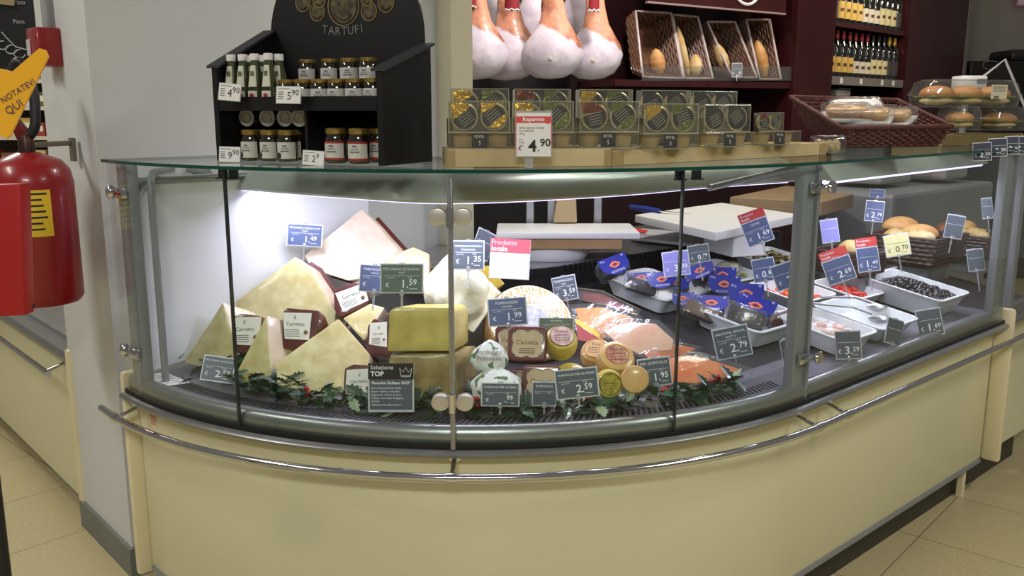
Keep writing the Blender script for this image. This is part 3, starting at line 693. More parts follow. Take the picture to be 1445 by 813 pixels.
def heap(t, wu, wn, z0, z1, r, cols, n, name, label, cat, stretch=1):
    b = B(); rnd = random.Random(n); tw, td = TD[t.name]; kf = .95 if z0 > .04 else .86; wu = min(wu, tw*kf-2*r*stretch-.012); wn = min(wn, td*kf-2*r*stretch-.012); z0 = max(z0, r*1.2+.008); z1 = max(z1, z0+.006)
    for i in range(n):
        u, v = rnd.uniform(-.5, .5), rnd.uniform(-.5, .5); rr = r*rnd.uniform(.8, 1.2)
        zz = z0+(z1-z0)*(1-(2*max(abs(u), abs(v)))**2)*rnd.uniform(.6, 1)
        b.mi = rnd.randrange(len(cols))
        b.ball((u*wu, v*wn, zz), (rr*stretch, rr, rr*.85), 8, 6, RZ(rnd.uniform(0, 3)))
    ob = b.build(name, cols, smooth=170); ob.location = Vector(t.location)+Vector((0, 0, 0)); ob.rotation_euler = QE
    tag(ob, label, cat, kind='stuff'); return ob
BO = [mat('black_olive', (26, 22, 30), .2, coat=.5), mat('dark_olive', (44, 34, 44), .25, coat=.5)]
GO = [mat('green_olive', (140, 140, 62), .25, coat=.5), mat('brown_olive', (104, 84, 48), .25, coat=.5), mat('cream_mushroom', (206, 188, 140), .3, coat=.4), mat('dark_brown_olive', (70, 54, 34), .25, coat=.5)]
MIX = [GO[0], mat('red_olive', (170, 84, 56), .3, coat=.4), mat('pale_green_olive', (176, 172, 96), .25, coat=.4)]
heap(G3, .23, .28, .050, .084, .0105, BO, 300, 'black_olives', 'heap of glossy black olives filling the deep right tray', 'olives')
heap(F1, .21, .20, .036, .064, .012, GO, 120, 'mixed_olives', 'brown and green olives with mushrooms in the back tray', 'olives')
heap(F2, .15, .10, .03, .05, .009, [GO[0], MIX[2]], 60, 'green_olives', 'small heap of yellow green olives in back tray', 'olives')
heap(G5, .20, .18, .03, .06, .012, MIX, 110, 'olive_salad', 'mixed green and red olives right of the post', 'olives')
ORG = [mat('orange_pepper', (222, 96, 44), .3, coat=.5), mat('red_pepper', (200, 56, 40), .3, coat=.5)]
heap(F3, .18, .16, .02, .045, .009, ORG, 50, 'pepper_strips', 'orange pepper strips in the shallow tray by post', 'vegetables', 2.6)
heap(G4, .12, .14, .02, .045, .010, [ORG[1], mat('tomato_red', (180, 40, 34), .3, coat=.4)], 36, 'red_peppers', 'small pile of red peppers in tray behind ladles', 'vegetables', 1.8)
heap(G1, .18, .2, .03, .055, .014, [mat('pale_seafood', (226, 206, 196), .3, coat=.5), mat('pink_seafood', (220, 170, 160), .3, coat=.5), WHITE], 60, 'seafood_salad', 'pale pink sliced seafood in the tray nearest glass', 'seafood', 2)
# cheese piece in tray F2
for i, (u, v) in enumerate(((.02, .05), (-.05, .03))):
    t = thing('mozzarella_pack', ('white wrapped cheese pack in the pale cheese tray, nearer the post', 'white wrapped cheese pack in the pale cheese tray, further left')[i], 'cheese', inside(F2, u, v-.06, .03), (R_(-10), R_(6), A1+.3*i))
    B().box((0, 0, .025), (.075, .055, .04), None, .015).build('cheese_body', CH_WHITE, t, smooth=60); B().box((0, 0, .026), (.095, .065, .046), None, .018).build('film', FILM, t, smooth=60)
# ladles
def ladle(t0, u0, v0, u1, v1, label, h=.055):
    a, c = inside(t0, u0, v0, h), inside(t0, u1, v1, h+.025); o = a.copy()
    t = thing('serving_ladle', label, 'ladle', o); d = (c-a)
    B().tube([a+d*.12+Vector((0, 0, .012)), a+d*.4+Vector((0, 0, .02)), c], [.0035, .004, .005], 8).build('handle', STEEL, t, smooth=60, origin=o)
    b = B(); q = RZ(math.atan2(d.y, d.x)); rr = [(0, -.014), (.012, -.012), (.024, -.004), (.029, .006), (.0275, .006), (.022, -.003), (.011, -.010), (0, -.012)]
    b.lathe(rr, 18, Matrix.Translation(a) @ q @ Matrix.Diagonal((1.35, 1, 1, 1))).build('bowl', STEEL, t, smooth=60, origin=o)
ladle(G2, -.04, -.07, -.20, .10, 'steel ladle lying nearer the glass across the empty tray')
ladle(G2, .08, .0, -.10, .12, 'steel ladle lying further back with looped handle end')
ladle(G3, -.02, .02, -.16, .06, 'shiny steel spoon resting in the black olives', .075)
# ---------------------------------------------------------------- blue-carded packs
BLUEC = mat('blue_card', (40, 48, 150), .35, coat=.3); EMB = mat('orange_emblem', (228, 130, 100), .45); DFISH = mat('dark_fillet', (52, 42, 40), .3, col2=(34, 28, 28), vscale=30, coat=.5)
CYAN = mat('cyan_stripe', (90, 170, 214), .4)
def make_pack(w=.1):
    t = thing('fish_pack', 'x', 'fish pack'); h = w*.62
    pts = [Vector((-w/2, 0, h)), Vector((w/2, 0, h))]+[Vector((w/2*math.cos(R_(a)), 0, h*.55+h*.55*math.sin(R_(a)))) for a in range(0, -181, -15)]
    c = B().prism(pts, (0, .0015, 0)).build('header_card', BLUEC, t)
    b = B().prism([Vector((x*w, -.0008, h*.52+z*w)) for x, z in ((-.2, .02), (-.1, .09), (0, .13), (.1, .09), (.2, .02), (.12, -.06), (0, -.1), (-.12, -.06))], (0, .0006, 0)); b.build('emblem', EMB, c)
    b = B().prism([Vector((x*w, -.0012, h*.52+z*w)) for x, z in ((-.12, .0), (0, .07), (.12, .0), (0, -.05))], (0, .0006, 0)); b.build('emblem', mat('dark_emblem', (120, 40, 60), .45), c)
    b = B().text('ACCIUGHE', (0, -.0012, h*.12), (1, 0, 0), (0, 0, 1), size=w*.1, maxw=w*.6).text('70 g', (-w*.36, -.0012, h*.82), (1, 0, 0), (0, 0, 1), size=w*.09).text('*', (w*.38, -.0012, h*.75), (1, 0, 0), (0, 0, 1), size=w*.2); b.build('lettering', INKW, c)
    B().box((0, .03, h*.45), (w*.82, .04, h*.7), RX(R_(-12)), .008).build('fillets', DFISH, t, smooth=40)
    B().box((0, .03, h*.48), (w*1.05, .054, h*.95), RX(R_(-12)), .014).build('film', FILM, t, smooth=40)
    return t
PK = None
PACKS = [(868, 374, 46, 2.92, 38, -14, -18, 'blue-carded fish pack at the left end of the back tray'), (934, 395, 40, 2.86, 30, 6, -8, 'blue-carded fish pack at the front corner of back tray'),
 (905, 392, 40, 2.96, 60, 18, -10, 'blue-carded fish pack lying dark side up in back tray'), (988, 382, 42, 2.98, 45, 24, -34, 'blue-carded fish pack tilted steeply under the 0.79 tag'), (955, 400, 36, 2.90, 40, 30, 10, 'blue-carded fish pack half hidden under the 3.99 tag'),
 (964, 422, 32, 2.82, 25, 30, -10, 'blue-carded fish pack turned sideways at tray left edge'), (1004, 428, 48, 2.84, 52, 8, 4, 'blue-carded fish pack lying flat beside white cheese'), (1022, 402, 46, 2.95, 15, 4, 2, 'upright blue-carded fish pack at the back of heap'),
 (1053, 415, 50, 2.89, 22, 6, 2, 'upright blue-carded fish pack in the middle of heap'), (1066, 432, 56, 2.80, 50, 16, 18, 'blue-carded fish pack tilted forward over dark fillets'), (1020, 388, 38, 3.02, 30, 10, 0, 'blue-carded fish pack furthest back, mostly hidden')]
for cx, cy, w, Y, tilt, yaw, roll, lab in PACKS:
    k = sz(w, Y)/.1; q = D(cx, cy, Y); M = RZ(R_(-yaw)) @ RX(R_(-tilt)) @ RY(R_(roll)); q = q-M.to_3x3() @ Vector((0, 0, .031*k))
    if PK is None: PK = make_pack(); PK['label'] = lab; PK['group'] = 'blue-carded fish packs'; PK.location = q; PK.rotation_euler = M.to_euler(); t = PK
    else: t = dup(PK, q, M.to_euler(), lab)
    t.scale = (k, k, k)
for i, (px, py, w, h, Y, roll, m, lab) in enumerate(((1052, 450, 52, 30, 2.76, 22, DFISH, 'dark brown vacuum packed fillet block in the front tray'), (990, 441, 50, 20, 2.78, 28, mat('brown_fillet', (110, 84, 64), .35, var=.3, coat=.5), 'light brown fillet strip leaning on left tray rim'), (1100, 452, 40, 22, 2.84, -10, mat('reddish_fillet', (120, 62, 50), .35, var=.4, coat=.5), 'reddish fillet pack beside the grey post'), (905, 405, 44, 18, 2.88, 20, DFISH, 'dark fillet pack lying at front of the back tray'))):
    q = D(px, py, Y); t = thing('vacuum_pack', lab, 'fish pack', q, (RZ(R_(12)) @ RX(R_(-30)) @ RY(R_(roll))).to_euler())
    B().box((0, 0, 0), (sz(w, Y), .03, sz(h, Y)), None, .006).build('fillets', m, t, smooth=40); B().box((0, 0, 0), (sz(w*1.2, Y), .036, sz(h*1.3, Y)), None, .01).build('film', FILM, t, smooth=40)
# ---------------------------------------------------------------- holly garland
def leaf(b, p, L, yaw, tilt, roll, mi):
    M = Matrix.Translation(p) @ RZ(yaw) @ RX(tilt) @ RY(roll); out = []; N = 5; b.mi = mi
    for s_ in (1, -1):
        row = []
        for i in range(N*2+1):
            u = i/(N*2); w = .30*math.sin(math.pi*min(1, u*.95+.03))*(1.0 if i % 2 else .58); row.append((u*L, s_*w*L, .05*L*math.sin(math.pi*u)+(.1*L*w if i % 2 else 0)))
        mid = [(i/(N*2)*L, 0, .02*L*math.sin(math.pi*i/(N*2))) for i in range(N*2+1)]
        for i in range(N*2):
            vs = [b.bm.verts.new(M @ Vector(q)) for q in (mid[i], mid[i+1], row[i+1], row[i])]; b._f(vs if s_ > 0 else vs[::-1])
LEAFS = [mat('holly_dark', (34, 66, 46), .35, var=.3, vscale=60, coat=.3), mat('holly_mid', (58, 92, 62), .35, var=.2, coat=.3), mat('holly_variegated', (150, 168, 134), .45)]
g = thing('holly_garland', 'artificial holly garland with red berries along the front of deck', 'garland', cpt(.5, .16, .738))
go = Vector(g.location); b = B(); bb = B(); st = []
rnd = random.Random(3)
for i in range(270):
    t_ = .17+(.93-.17)*(i/270)+rnd.uniform(-.004, .004); d_ = rnd.uniform(.09, .15) if t_ > .55 else rnd.uniform(.11, .18); p_ = cpt(t_, d_, .747+rnd.uniform(.0, .022 if t_ > .6 else .034))
    leaf(b, p_, rnd.uniform(.046, .072), rnd.uniform(0, 6.28), rnd.uniform(-.6, .6), rnd.uniform(-.7, .7), (2 if i % 13 == 5 else rnd.choice([0, 0, 1])))
b.build('leaves', LEAFS, g, smooth=170, origin=go, recalc=False)['kind'] = 'stuff'
for t_ in (.30, .52, .535, .68, .80, .89):
    for k in range(5): bb.ball(cpt(t_+rnd.uniform(-.006, .006), rnd.uniform(.125, .145), .772+rnd.uniform(-.008, .012)), .006, 8, 6)
bb.build('berries', mat('red_berry', (170, 24, 34), .25, coat=.4), g, smooth=170, origin=go)
B().tube([cpt(.17+.73*i/40, .17+.015*math.sin(i), .745) for i in range(41)], .003, 6).build('stem', LEAFS[0], g, smooth=60, origin=go)
g = thing('holly_sprig', 'short holly sprig at the left beside the first wedge', 'garland', hit(280, 525)); go = Vector(g.location); b = B()
for i in range(16):
    q = hit(rnd.uniform(250, 345), rnd.uniform(520, 545))
    leaf(b, q+Vector((0, 0, rnd.uniform(.008, .05))), rnd.uniform(.045, .065), rnd.uniform(0, 6.28), rnd.uniform(-.9, .9), rnd.uniform(-.9, .9), rnd.choice([0, 0, 1]))
b.build('leaves', LEAFS, g, smooth=170, origin=go, recalc=False)['kind'] = 'stuff'
# ------------------------------------------------------------------ price tags in the case
HOLD = mat('tag_holder', (206, 210, 216), .25, coat=.4); SLATE = mat('slate_card', (84, 92, 104), .4); SLATEB = mat('blue_slate_card', (82, 94, 136), .4); SLATEG = mat('green_slate_card', (96, 110, 104), .4)
PURP = mat('lilac_card', (140, 136, 206), .45); YELC = mat('yellow_card', (222, 216, 160), .5); REDC = mat('red_card', (206, 66, 66), .45)
CLIPM = clear('clear_clip', (236, 238, 240), 1, .1, base=.12, haze=.25)
def price_tag(cx, cy, w, h, roll, Y, title, price, label, m=SLATE, tilt=12, yaw=None, stem=.05, header=None, cat='price tag', name='price_tag', ink=INKW, group='price tags in the deli case', noprice=False, clip=True):
    for _ in range(60):
        e = D(cx, cy+h*.52+2, Y)
        if dist_in(e) < .05 or e.z > deckz(e)+.004 or e.z < .6: break
        Y -= .008
    if Y < 4 and dist_in(D(cx, cy+h/2, Y)) > .03: stem = min(stem, max(0, D(cx, cy+h*.5, Y).z-deckz(D(cx, cy+h*.5, Y))-.004))
    c = D(cx, cy, Y); W_, H_ = sz(w, Y), sz(h, Y)
    yw = -math.atan2(c.x, c.y)*.7 if yaw is None else R_(yaw)
    M = RZ(yw) @ RX(R_(-tilt)) @ RY(R_(roll))
    t = thing(name, label, cat, c, M.to_euler(), group)
    B().box((0, .0012, 0), (W_, .0022, H_), None, .0008).build('holder', HOLD, t)
    iw, ih = W_*.93, H_*.91
    top = ih/2
    cd = B().box((0, -.0004, 0), (iw, .0012, ih)).build('card', m, t)
    X, Z = (1, 0, 0), (0, 0, 1); y = -.0014; b = B()
    if title:
        b.text(title[0], (0, y, ih*.30), X, Z, size=ih*.15, maxw=iw*.9)
        if len(title) > 1: b.text(title[1], (0, y, ih*.17), X, Z, size=ih*.10, maxw=iw*.6)
    b.box((0, y, ih*.10), (iw*.88, .0002, ih*.012))
    if title:
        b.text('al kg', (iw*.2, y, ih*.02), X, Z, size=ih*.08, maxw=iw*.3).text('ALL ETTO', (-iw*.28, y, ih*.0), X, Z, size=ih*.07, maxw=iw*.24)
    if price:
        b.text('€', (-iw*.36, y, -ih*.32), X, Z, size=ih*.22)
        pa = price.split('.')
        if len(pa) == 2:
            b.text(pa[0]+'.', (iw*.16, y, -ih*.34), X, Z, size=ih*.42, align='r', bold=.012); b.text(pa[1], (iw*.18, y, -ih*.24), X, Z, size=ih*.30, align='l', bold=.012, maxw=iw*.26)
        else: b.text(price, (iw*.4, y, -ih*.34), X, Z, size=ih*.34, align='r', bold=.012)
        b.box((iw*.28, y, -ih*.38), (iw*.2, .0002, ih*.02))
    b.build('lettering', ink, cd)
    if header:
        hh = ih*.42
        hd = B().box((0, .001, H_/2+hh*.45), (W_*.98, .0016, hh), None, .0006).build('header_card', REDC, t)
        bt = B().text('Prodotto', (-W_*.42, -.0006, H_/2+hh*.52), X, Z, size=hh*.38, align='l', maxw=W_*.7).text('locale', (-W_*.42, -.0006, H_/2+hh*.16), X, Z, size=hh*.38, align='l', bold=.012, maxw=W_*.6); bt.build('lettering', INKW, hd)
    if stem:
        s = B().tube([(0, .004, -H_*.42), (0, .004, -H_/2-stem)], .0028, 8); s.box((0, .003, -H_*.46), (.012, .010, .014), None, .002); s.build('stem', CLIPM, t, smooth=40)
        b = B().box((0, .003, H_*.50), (.014, .006, .006), None, .001).build('clip', CLIPM, t)
    return t
price_tag(430, 332, 50, 32, 5, 2.72, ('PECORINO SARDO DOP', 'ITALIA'), '1.49', 'blue slate price tag reading 1.49, highest at left', SLATEB, stem=.09)
price_tag(529, 393, 44, 40, 5, 2.38, ('PARMIGIANO', 'ITALIA'), '1', 'blue slate tag half hidden behind the green 1.59 tag', SLATEB)
price_tag(567, 393, 62, 43, 1, 2.24, ('PECORINO SICILIANO', 'DOP'), '1.59', 'green slate price tag reading 1.59 before the golden block', SLATEG)
price_tag(308, 521, 46, 38, 12, 2.44, ('PECORINO ROMANO',), '2.59', 'slate price tag reading 2.59 at far left on deck', SLATE, 25, stem=.0)
price_tag(661, 360, 46, 42, 1, 2.42, ('FORMAGGIO PROVOLA', 'RAGUSANO'), '1.35', 'slate price tag reading 1.35 right of the mullion')
price_tag(682, 345, 30, 42, 28, 2.74, None, None, 'slate tag turned aside behind the 1.35 tag', SLATE, yaw=30)
price_tag(716, 440, 57, 41, -4, 2.30, ('FORMAGGIO', 'GALMESA'), '1.99', 'slate price tag reading 1.99 on the lace wheel', SLATEB, 14, stem=.03)
price_tag(797, 407, 36, 36, -14, 2.60, ('FORMAGGIO', 'DOP'), '3.59', 'slate price tag reading 3.59 behind the lace wheel', yaw=-20)
price_tag(706, 557, 57, 35, 1, 2.075, ('FORMAGGI PER SUCERIN',), '.99', 'slate price tag reading 99 before the wrapped ricotta', SLATE, stem=.02)
price_tag(768, 556, 36, 36, 0, 2.10, ('FORMAGGI',), None, 'slate tag half hidden left of the 2.59 tag', SLATE, stem=.02)
price_tag(814, 541, 64, 44, -7, 2.065, ('FORMAGGI PER ALVEARE',), '2.59', 'slate price tag reading 2.59 before the round cheeses', SLATE, stem=.02)
price_tag(924, 525, 48, 42, -9, 2.20, ('PER GORGOLO',), '1.95', 'slate price tag reading 1.95 before the salmon', SLATE, stem=.03)
price_tag(785, 460, 52, 24, 0, 2.33, ('Gran Riserva',), None, 'small dark card behind the pink labelled cheese', SLATEG, stem=.02)
price_tag(954, 372, 38, 36, -8, 2.78, None, '3.99', 'lilac price tag reading 3.99 over the blue packs', PURP, stem=.07)
price_tag(986, 358, 30, 26, -10, 2.92, None, '0.79', 'slate price tag reading 0.79 behind the lilac tag', SLATE, stem=.06)
price_tag(1069, 327, 38, 36, -22, 3.05, ('OLIVE',), '1.69', 'blue slate tag reading 1.69 with red Prodotto locale header', SLATEB, header=1, stem=.09)
price_tag(1078, 381, 32, 34, -12, 2.96, None, '0.85', 'slate price tag reading 0.85 left of the post', SLATEB, stem=.05)
price_tag(1112, 388, 42, 38, -22, 2.80, None, '2.', 'tilted slate tag partly hidden by the grey post', SLATEB, stem=.05)
price_tag(1033, 483, 52, 46, -14, 2.52, ('SALMONE AFFUM.', 'FILETTO'), '2.79', 'slate price tag reading 2.79 before the front pack tray', SLATE, stem=.06)
price_tag(1110, 497, 24, 40, -6, 2.60, None, None, 'dark slate tag seen edge on left of the post', SLATE, yaw=40, stem=.03)
price_tag(1171, 326, 24, 34, -10, 3.10, None, None, 'lilac tag just right of the post, high up', PURP, stem=.08)
price_tag(1184, 381, 40, 36, -22, 2.86, None, '2.69', 'blue slate price tag reading 2.69 by the red header', SLATEB, header=1, stem=.06)
price_tag(1225, 366, 30, 36, -10, 3.02, None, '1.49', 'blue slate price tag reading 1.49 under a red header', SLATEB, header=1, stem=.07)
price_tag(1234, 298, 25, 30, 4, 3.42, None, '2.79', 'blue slate price tag reading 2.79 before the bread rolls', SLATEB, stem=.05)
price_tag(1238, 273, 20, 12, 2, 3.55, None, None, 'small dark blue tag behind the 2.79 bread tag', SLATEB, stem=.1)
price_tag(1266, 346, 34, 32, -12, 3.30, None, '0.70', 'pale yellow price tag reading 0.70 before the bread baskets', YELC, ink=INK, stem=.06)
price_tag(1347, 320, 24, 34, 8, 3.55, None, None, 'dark tag before the right bread basket', SLATE, stem=.06)
price_tag(1393, 294, 14, 30, -10, 3.75, None, None, 'narrow dark tag furthest right beside bread', SLATE, yaw=-30, stem=.06)
price_tag(1377, 367, 22, 32, -10, 3.45, None, None, 'dark tag behind the black olives', SLATE, stem=.08)
price_tag(1197, 487, 36, 42, -6, 2.66, None, '3.29', 'slate price tag reading 3.29 before the seafood tray', SLATE, stem=.02)
price_tag(1262, 468, 30, 38, 18, 2.86, None, None, 'dark tag seen obliquely before the ladle tray', SLATE, yaw=20, stem=.02)
price_tag(1312, 455, 34, 40, -14, 3.06, None, '1.69', 'slate price tag reading 1.69 before the black olives', SLATE, stem=.02)
# Selezione TOP sign
t = thing('product_sign', 'black Selezione TOP sign with white crown above a slate card', 'sign', D(552, 580, 2.085), (R_(-8), 0, 0)); k = sz(1, 2.085)
B().box((0, .001, 34*k), (68*k, .002, 72*k), None, .0008).build('holder', HOLD, t)
cd = B().box((0, -.0006, 25*k), (63*k, .0014, 46*k)).build('card', SLATE, t)
b = B().text('Pecorino Siciliano DOP', (0, -.0017, 40*k), (1, 0, 0), (0, 0, 1), size=6*k, maxw=56*k, bold=.02)
for i, s_ in enumerate(('Zona di produzione Sicilia', 'Sapore sapido e piccante', 'Stagionato minimo 4 mesi', 'Ottimo con miele di Zagara,', 'di Sulla', 'Abbinamento: Etna Rosso')): b.text(s_, (-29*k, -.0017, (33-5*i)*k), (1, 0, 0), (0, 0, 1), size=4.2*k, align='l', maxw=56*k)
b.build('lettering', INKW, cd)
hd = B().box((0, -.0008, 59*k), (67*k, .0016, 24*k), None, .0006).build('header_card', BLACK, t)
b = B().text('Selezione', (-30*k, -.0022, 62*k), (1, 0, 0), (0, 0, 1), size=9*k, align='l', maxw=38*k).text('TOP', (-30*k, -.0022, 52*k), (1, 0, 0), (0, 0, 1), size=10*k, align='l', bold=.03); b.build('lettering', INKW, hd)
b = B().tube([(x*k+22*k, -.0022, z*k+58*k) for x, z in ((-7, -5), (-9, 6), (-4, 0), (0, 7), (4, 0), (9, 6), (7, -5))], .0009, 6, closed=True).tube([(15*k, -.0022, 51*k), (29*k, -.0022, 51*k)], .0007, 6); b.build('crown_mark', INKW, hd)
# Prodotto locale sign
t = thing('product_sign', 'red Prodotto locale sign above a blank white card', 'sign', D(718, 394, 2.62), (R_(-8), R_(3), 0)); k = sz(1, 2.62)
B().box((0, .001, 29*k), (58*k, .002, 58*k), None, .001).build('holder', HOLD, t)
cd = B().box((0, -.0006, 19*k), (52*k, .0014, 36*k)).build('card', PAPER, t)
b = B()
for i in range(5): b.box((0, -.0016, (30-5.5*i)*k), (46*k, .0002, .6*k))
b.build('lettering', mat('faint_ink', (190, 188, 200), .6), cd)
hd = B().box((0, -.0008, 48*k), (57*k, .0016, 20*k), None, .001).build('header_card', mat('pinkish_red_card', (214, 96, 112), .45), t)
B().text('Prodotto', (-27*k, -.0022, 49*k), (1, 0, 0), (0, 0, 1), size=10*k, align='l').text('locale', (-27*k, -.0022, 40*k), (1, 0, 0), (0, 0, 1), size=10*k, align='l', bold=.025).build('lettering', INKW, hd)
# ------------------------------------------------------------------ goods standing on the glass shelf
ZT = 1.3525
DO = Vector((-.76, 2.33, ZT)); DR = Vector((-.297, 2.10, ZT)); DW = (DR-DO).length; DX = (DR-DO).normalized(); DY = Vector((-DX.y, DX.x, 0)); DYAW = math.atan2(DX.y, DX.x); DD = .215
disp = thing('truffle_display', 'black arched display stand of truffle jars and oils on the counter', 'display stand', DO, (0, 0, DYAW))
def dl(px, py, v):  # local (u, z) of a pixel at depth v inside the stand
    q = onplane(px, py, DO+DY*v, DY)-DO; return q.dot(DX), q.z
DSP = mat('black_display_board', (12, 12, 14), .42, var=.2, vscale=12)
for s_, x0, hf, hb in (('l', 0, .232, .335), ('r', DW-.016, .215, .285)):
    b = B().prism([Vector((x0, 0, 0)), Vector((x0, DD, 0)), Vector((x0, DD, hb)), Vector((x0, 0, hf))], (.016, 0, 0), bevel=.001)
    sp = b.build('side_panel', DSP, disp)
    d_ = Vector((0, DD, hb-hf)).normalized(); b = B().prism([Vector((x0-.012, -.004, hf)), Vector((x0+.028, -.004, hf)), Vector((x0+.028, DD, hb)), Vector((x0-.012, DD, hb))], (0, 0, .006)); b.build('top_flange', mat('dark_grey_card', (44, 46, 50), .5), sp)
ar = DW*.47; pts = [Vector((.016, DD, 0)), Vector((DW-.016, DD, 0))]+[Vector((DW*.49+ar*math.cos(R_(a)), DD, .31+ar*math.sin(R_(a)))) for a in range(0, 181, 6)]
bp_ = B().prism(pts, (0, .008, 0)).build('back_panel', DSP, disp)
em = mat('gold_print', (104, 92, 62), .5, col2=(44, 38, 26), vscale=60)
def emblem(px, py, r_px):
    u, z = dl(px, py, DD); r = sz(r_px, 2.45); b = B()
    b.lathe([(0, 0), (r*.86, 0), (r*.86, .0008), (0, .0008)], 26, Matrix.Translation((u, DD-.0004, z)) @ RX(R_(90))); e = b.build('emblem', em, bp_)
    B().tube([(u+r*math.cos(2*math.pi*k/30), DD-.0012, z+r*math.sin(2*math.pi*k/30)) for k in range(30)], .0016, 5, closed=True).build('emblem_ring', mat('gold_line', (140, 120, 76), .5), bp_)
    B().tube([(u+r*.6*math.cos(R_(a)), DD-.0018, z-r*.1+r*.6*math.sin(R_(a))) for a in range(210, 331, 12)], .0016, 5).build('emblem_ribbon', mat('dark_gold', (50, 42, 26), .5), bp_)
for a in ((485, 9, 25), (428, 4, 12), (448, 17, 12), (451, 0, 10), (521, 16, 12), (545, 4, 12), (518, -2, 9)): emblem(*a)
u0, z0 = dl(486, 46, DD); b = B()
for i, ch in enumerate('TARTUFI'):
    s_ = (-3.05, -2.0, -.95, .05, 1.05, 2.0, 2.75)[i]/3*.062; zz = z0+1.6*s_*s_; an = 3.2*s_*.7
    b.text(ch, (u0+s_, DD-.0012, zz-.006), (math.cos(an), 0, math.sin(an)), (-math.sin(an), 0, math.cos(an)), size=.030)
b.build('lettering', mat('silver_print_dim', (126, 124, 118), .5), bp_)
SH = .135
B().box((DW/2, DD/2, SH), (DW-.034, DD-.004, .008)).build('shelf', DSP, disp)
B().box((DW/2, .004, SH+.008), (DW-.034, .006, .034)).build('shelf_lip', DSP, disp)
B().box((DW/2, DD*.75, SH+.031), (DW-.034, DD*.45, .054)).build('rear_step', DSP, disp)
ud, _ = dl(430, 180, .02); B().box((ud, DD/2+.01, SH/2-.003), (.008, DD-.03, SH-.008)).build('divider', DSP, disp)
# jars
JG = mat('dark_jar_glass', (40, 34, 26), .06, coat=1, var=.5, vscale=60); JL = mat('jar_label', (206, 204, 198), .6); REDL = mat('label_red_band', (164, 46, 44), .5); GREYLID = mat('tin_lid', (196, 194, 184), .35, .25)
def make_jar(r, h, label, red=False, truffle=False, group=None):
    t = thing('truffle_jar', label, 'jar', group=group)
    B().lathe([(0, 0), (r*.9, 0), (r, r*.12), (r, h*.68), (r*.86, h*.82), (r*.82, h*.86), (0, h*.86)], 24).build('glass_body', JG, t, smooth=50)
    B().lathe([(0, h*.84), (r*.9, h*.84), (r*.92, h*.86), (r*.92, h*.975), (r*.86, h), (0, h)], 24).build('lid', GOLD, t, smooth=35)
    lb = B().lathe([(r*1.012, h*.10), (r*1.012, h*.62)], 20, a0=R_(200), a1=R_(340), cap=False).build('paper_label', JL, t, smooth=170)
    b = B()
    def P3(a, z): return Vector((r*1.03*math.cos(R_(a)), r*1.03*math.sin(R_(a)), z))
    for k in range(3): b.ball(P3(262+8*k, h*.5), (r*.1, r*.03, h*.03), 8, 5)
    b.box((0, -r*1.03, h*.42), (r*.7, .0006, h*.02)); b.box((0, -r*1.03, h*.34), (r*.9, .0006, h*.035))
    b.build('lettering', mat('grey_ink', (110, 112, 118), .6), lb)
    if red:
        b = B().lathe([(r*1.02, h*.10), (r*1.02, h*.16)], 20, a0=R_(200), a1=R_(340), cap=False).lathe([(r*1.02, h*.57), (r*1.02, h*.63)], 20, a0=R_(200), a1=R_(340), cap=False); b.build('red_band', REDL, lb, smooth=170)
    if truffle: B().ball((-r*.6, -r*.86, h*.2), (r*.3, r*.12, r*.3), 10, 8).build('truffle_picture', mat('truffle_print', (60, 40, 34), .6), lb, smooth=170)
    return t
def dpos(px, v, z): u, _ = dl(px, 150, v); return DO+DX*u+DY*v+Vector((0, 0, z))
def jarrow(proto, xs, v, z, labels, first=False):
    for i, x in enumerate(xs):
        if first and i == 0: proto.location = dpos(x, v, z); proto.rotation_euler = (0, 0, DYAW*.6); proto['label'] = labels[0]
        else: dup(proto, dpos(x, v, z), (0, 0, DYAW*.6+.1*((i*7) % 5-2)), labels[i])
FB = .001
jb = make_jar(.0245, .078, 'x', truffle=True, group='jars in the lower left of the truffle stand')
jarrow(jb, (351, 378, 403), .04, FB, ['%s dark jar with truffle picture in lower left compartment, front row' % s for s in ('leftmost', 'middle', 'rightmost')], True)
jarrow(jb, (331, 360, 388, 414), .10, FB, ['%s jar in the back row, lower left compartment' % s for s in ('leftmost', 'second from left', 'third from left', 'rightmost')])
jr = make_jar(.0265, .084, 'x', red=True, group='red banded jars in the lower right of the truffle stand')
jarrow(jr, (472, 505), .04, FB, ['red banded jar at the front, left one with barcode label', 'red banded jar at the front, right one beside side panel'], True)
jarrow(jr, (448, 478, 506, 533), .11, FB, ['red banded jar behind the 2.9 price tag', 'red banded jar behind the left front red jar', 'red banded jar behind the right front red jar', 'red banded jar at the far right in the shade'])
ju = make_jar(.0245, .062, 'x', group='white labelled jars on the upper shelf')
jarrow(ju, (437, 468, 495, 522), .15, SH+.059, ['%s gold lidded jar of the four on the top step' % s for s in ('leftmost', 'second', 'third', 'rightmost')], True)
jarrow(ju, (407, 429, 453, 477, 502, 528), .05, SH+.005, ['%s gold lidded jar of the six behind the shelf lip' % s for s in ORD[:6]])
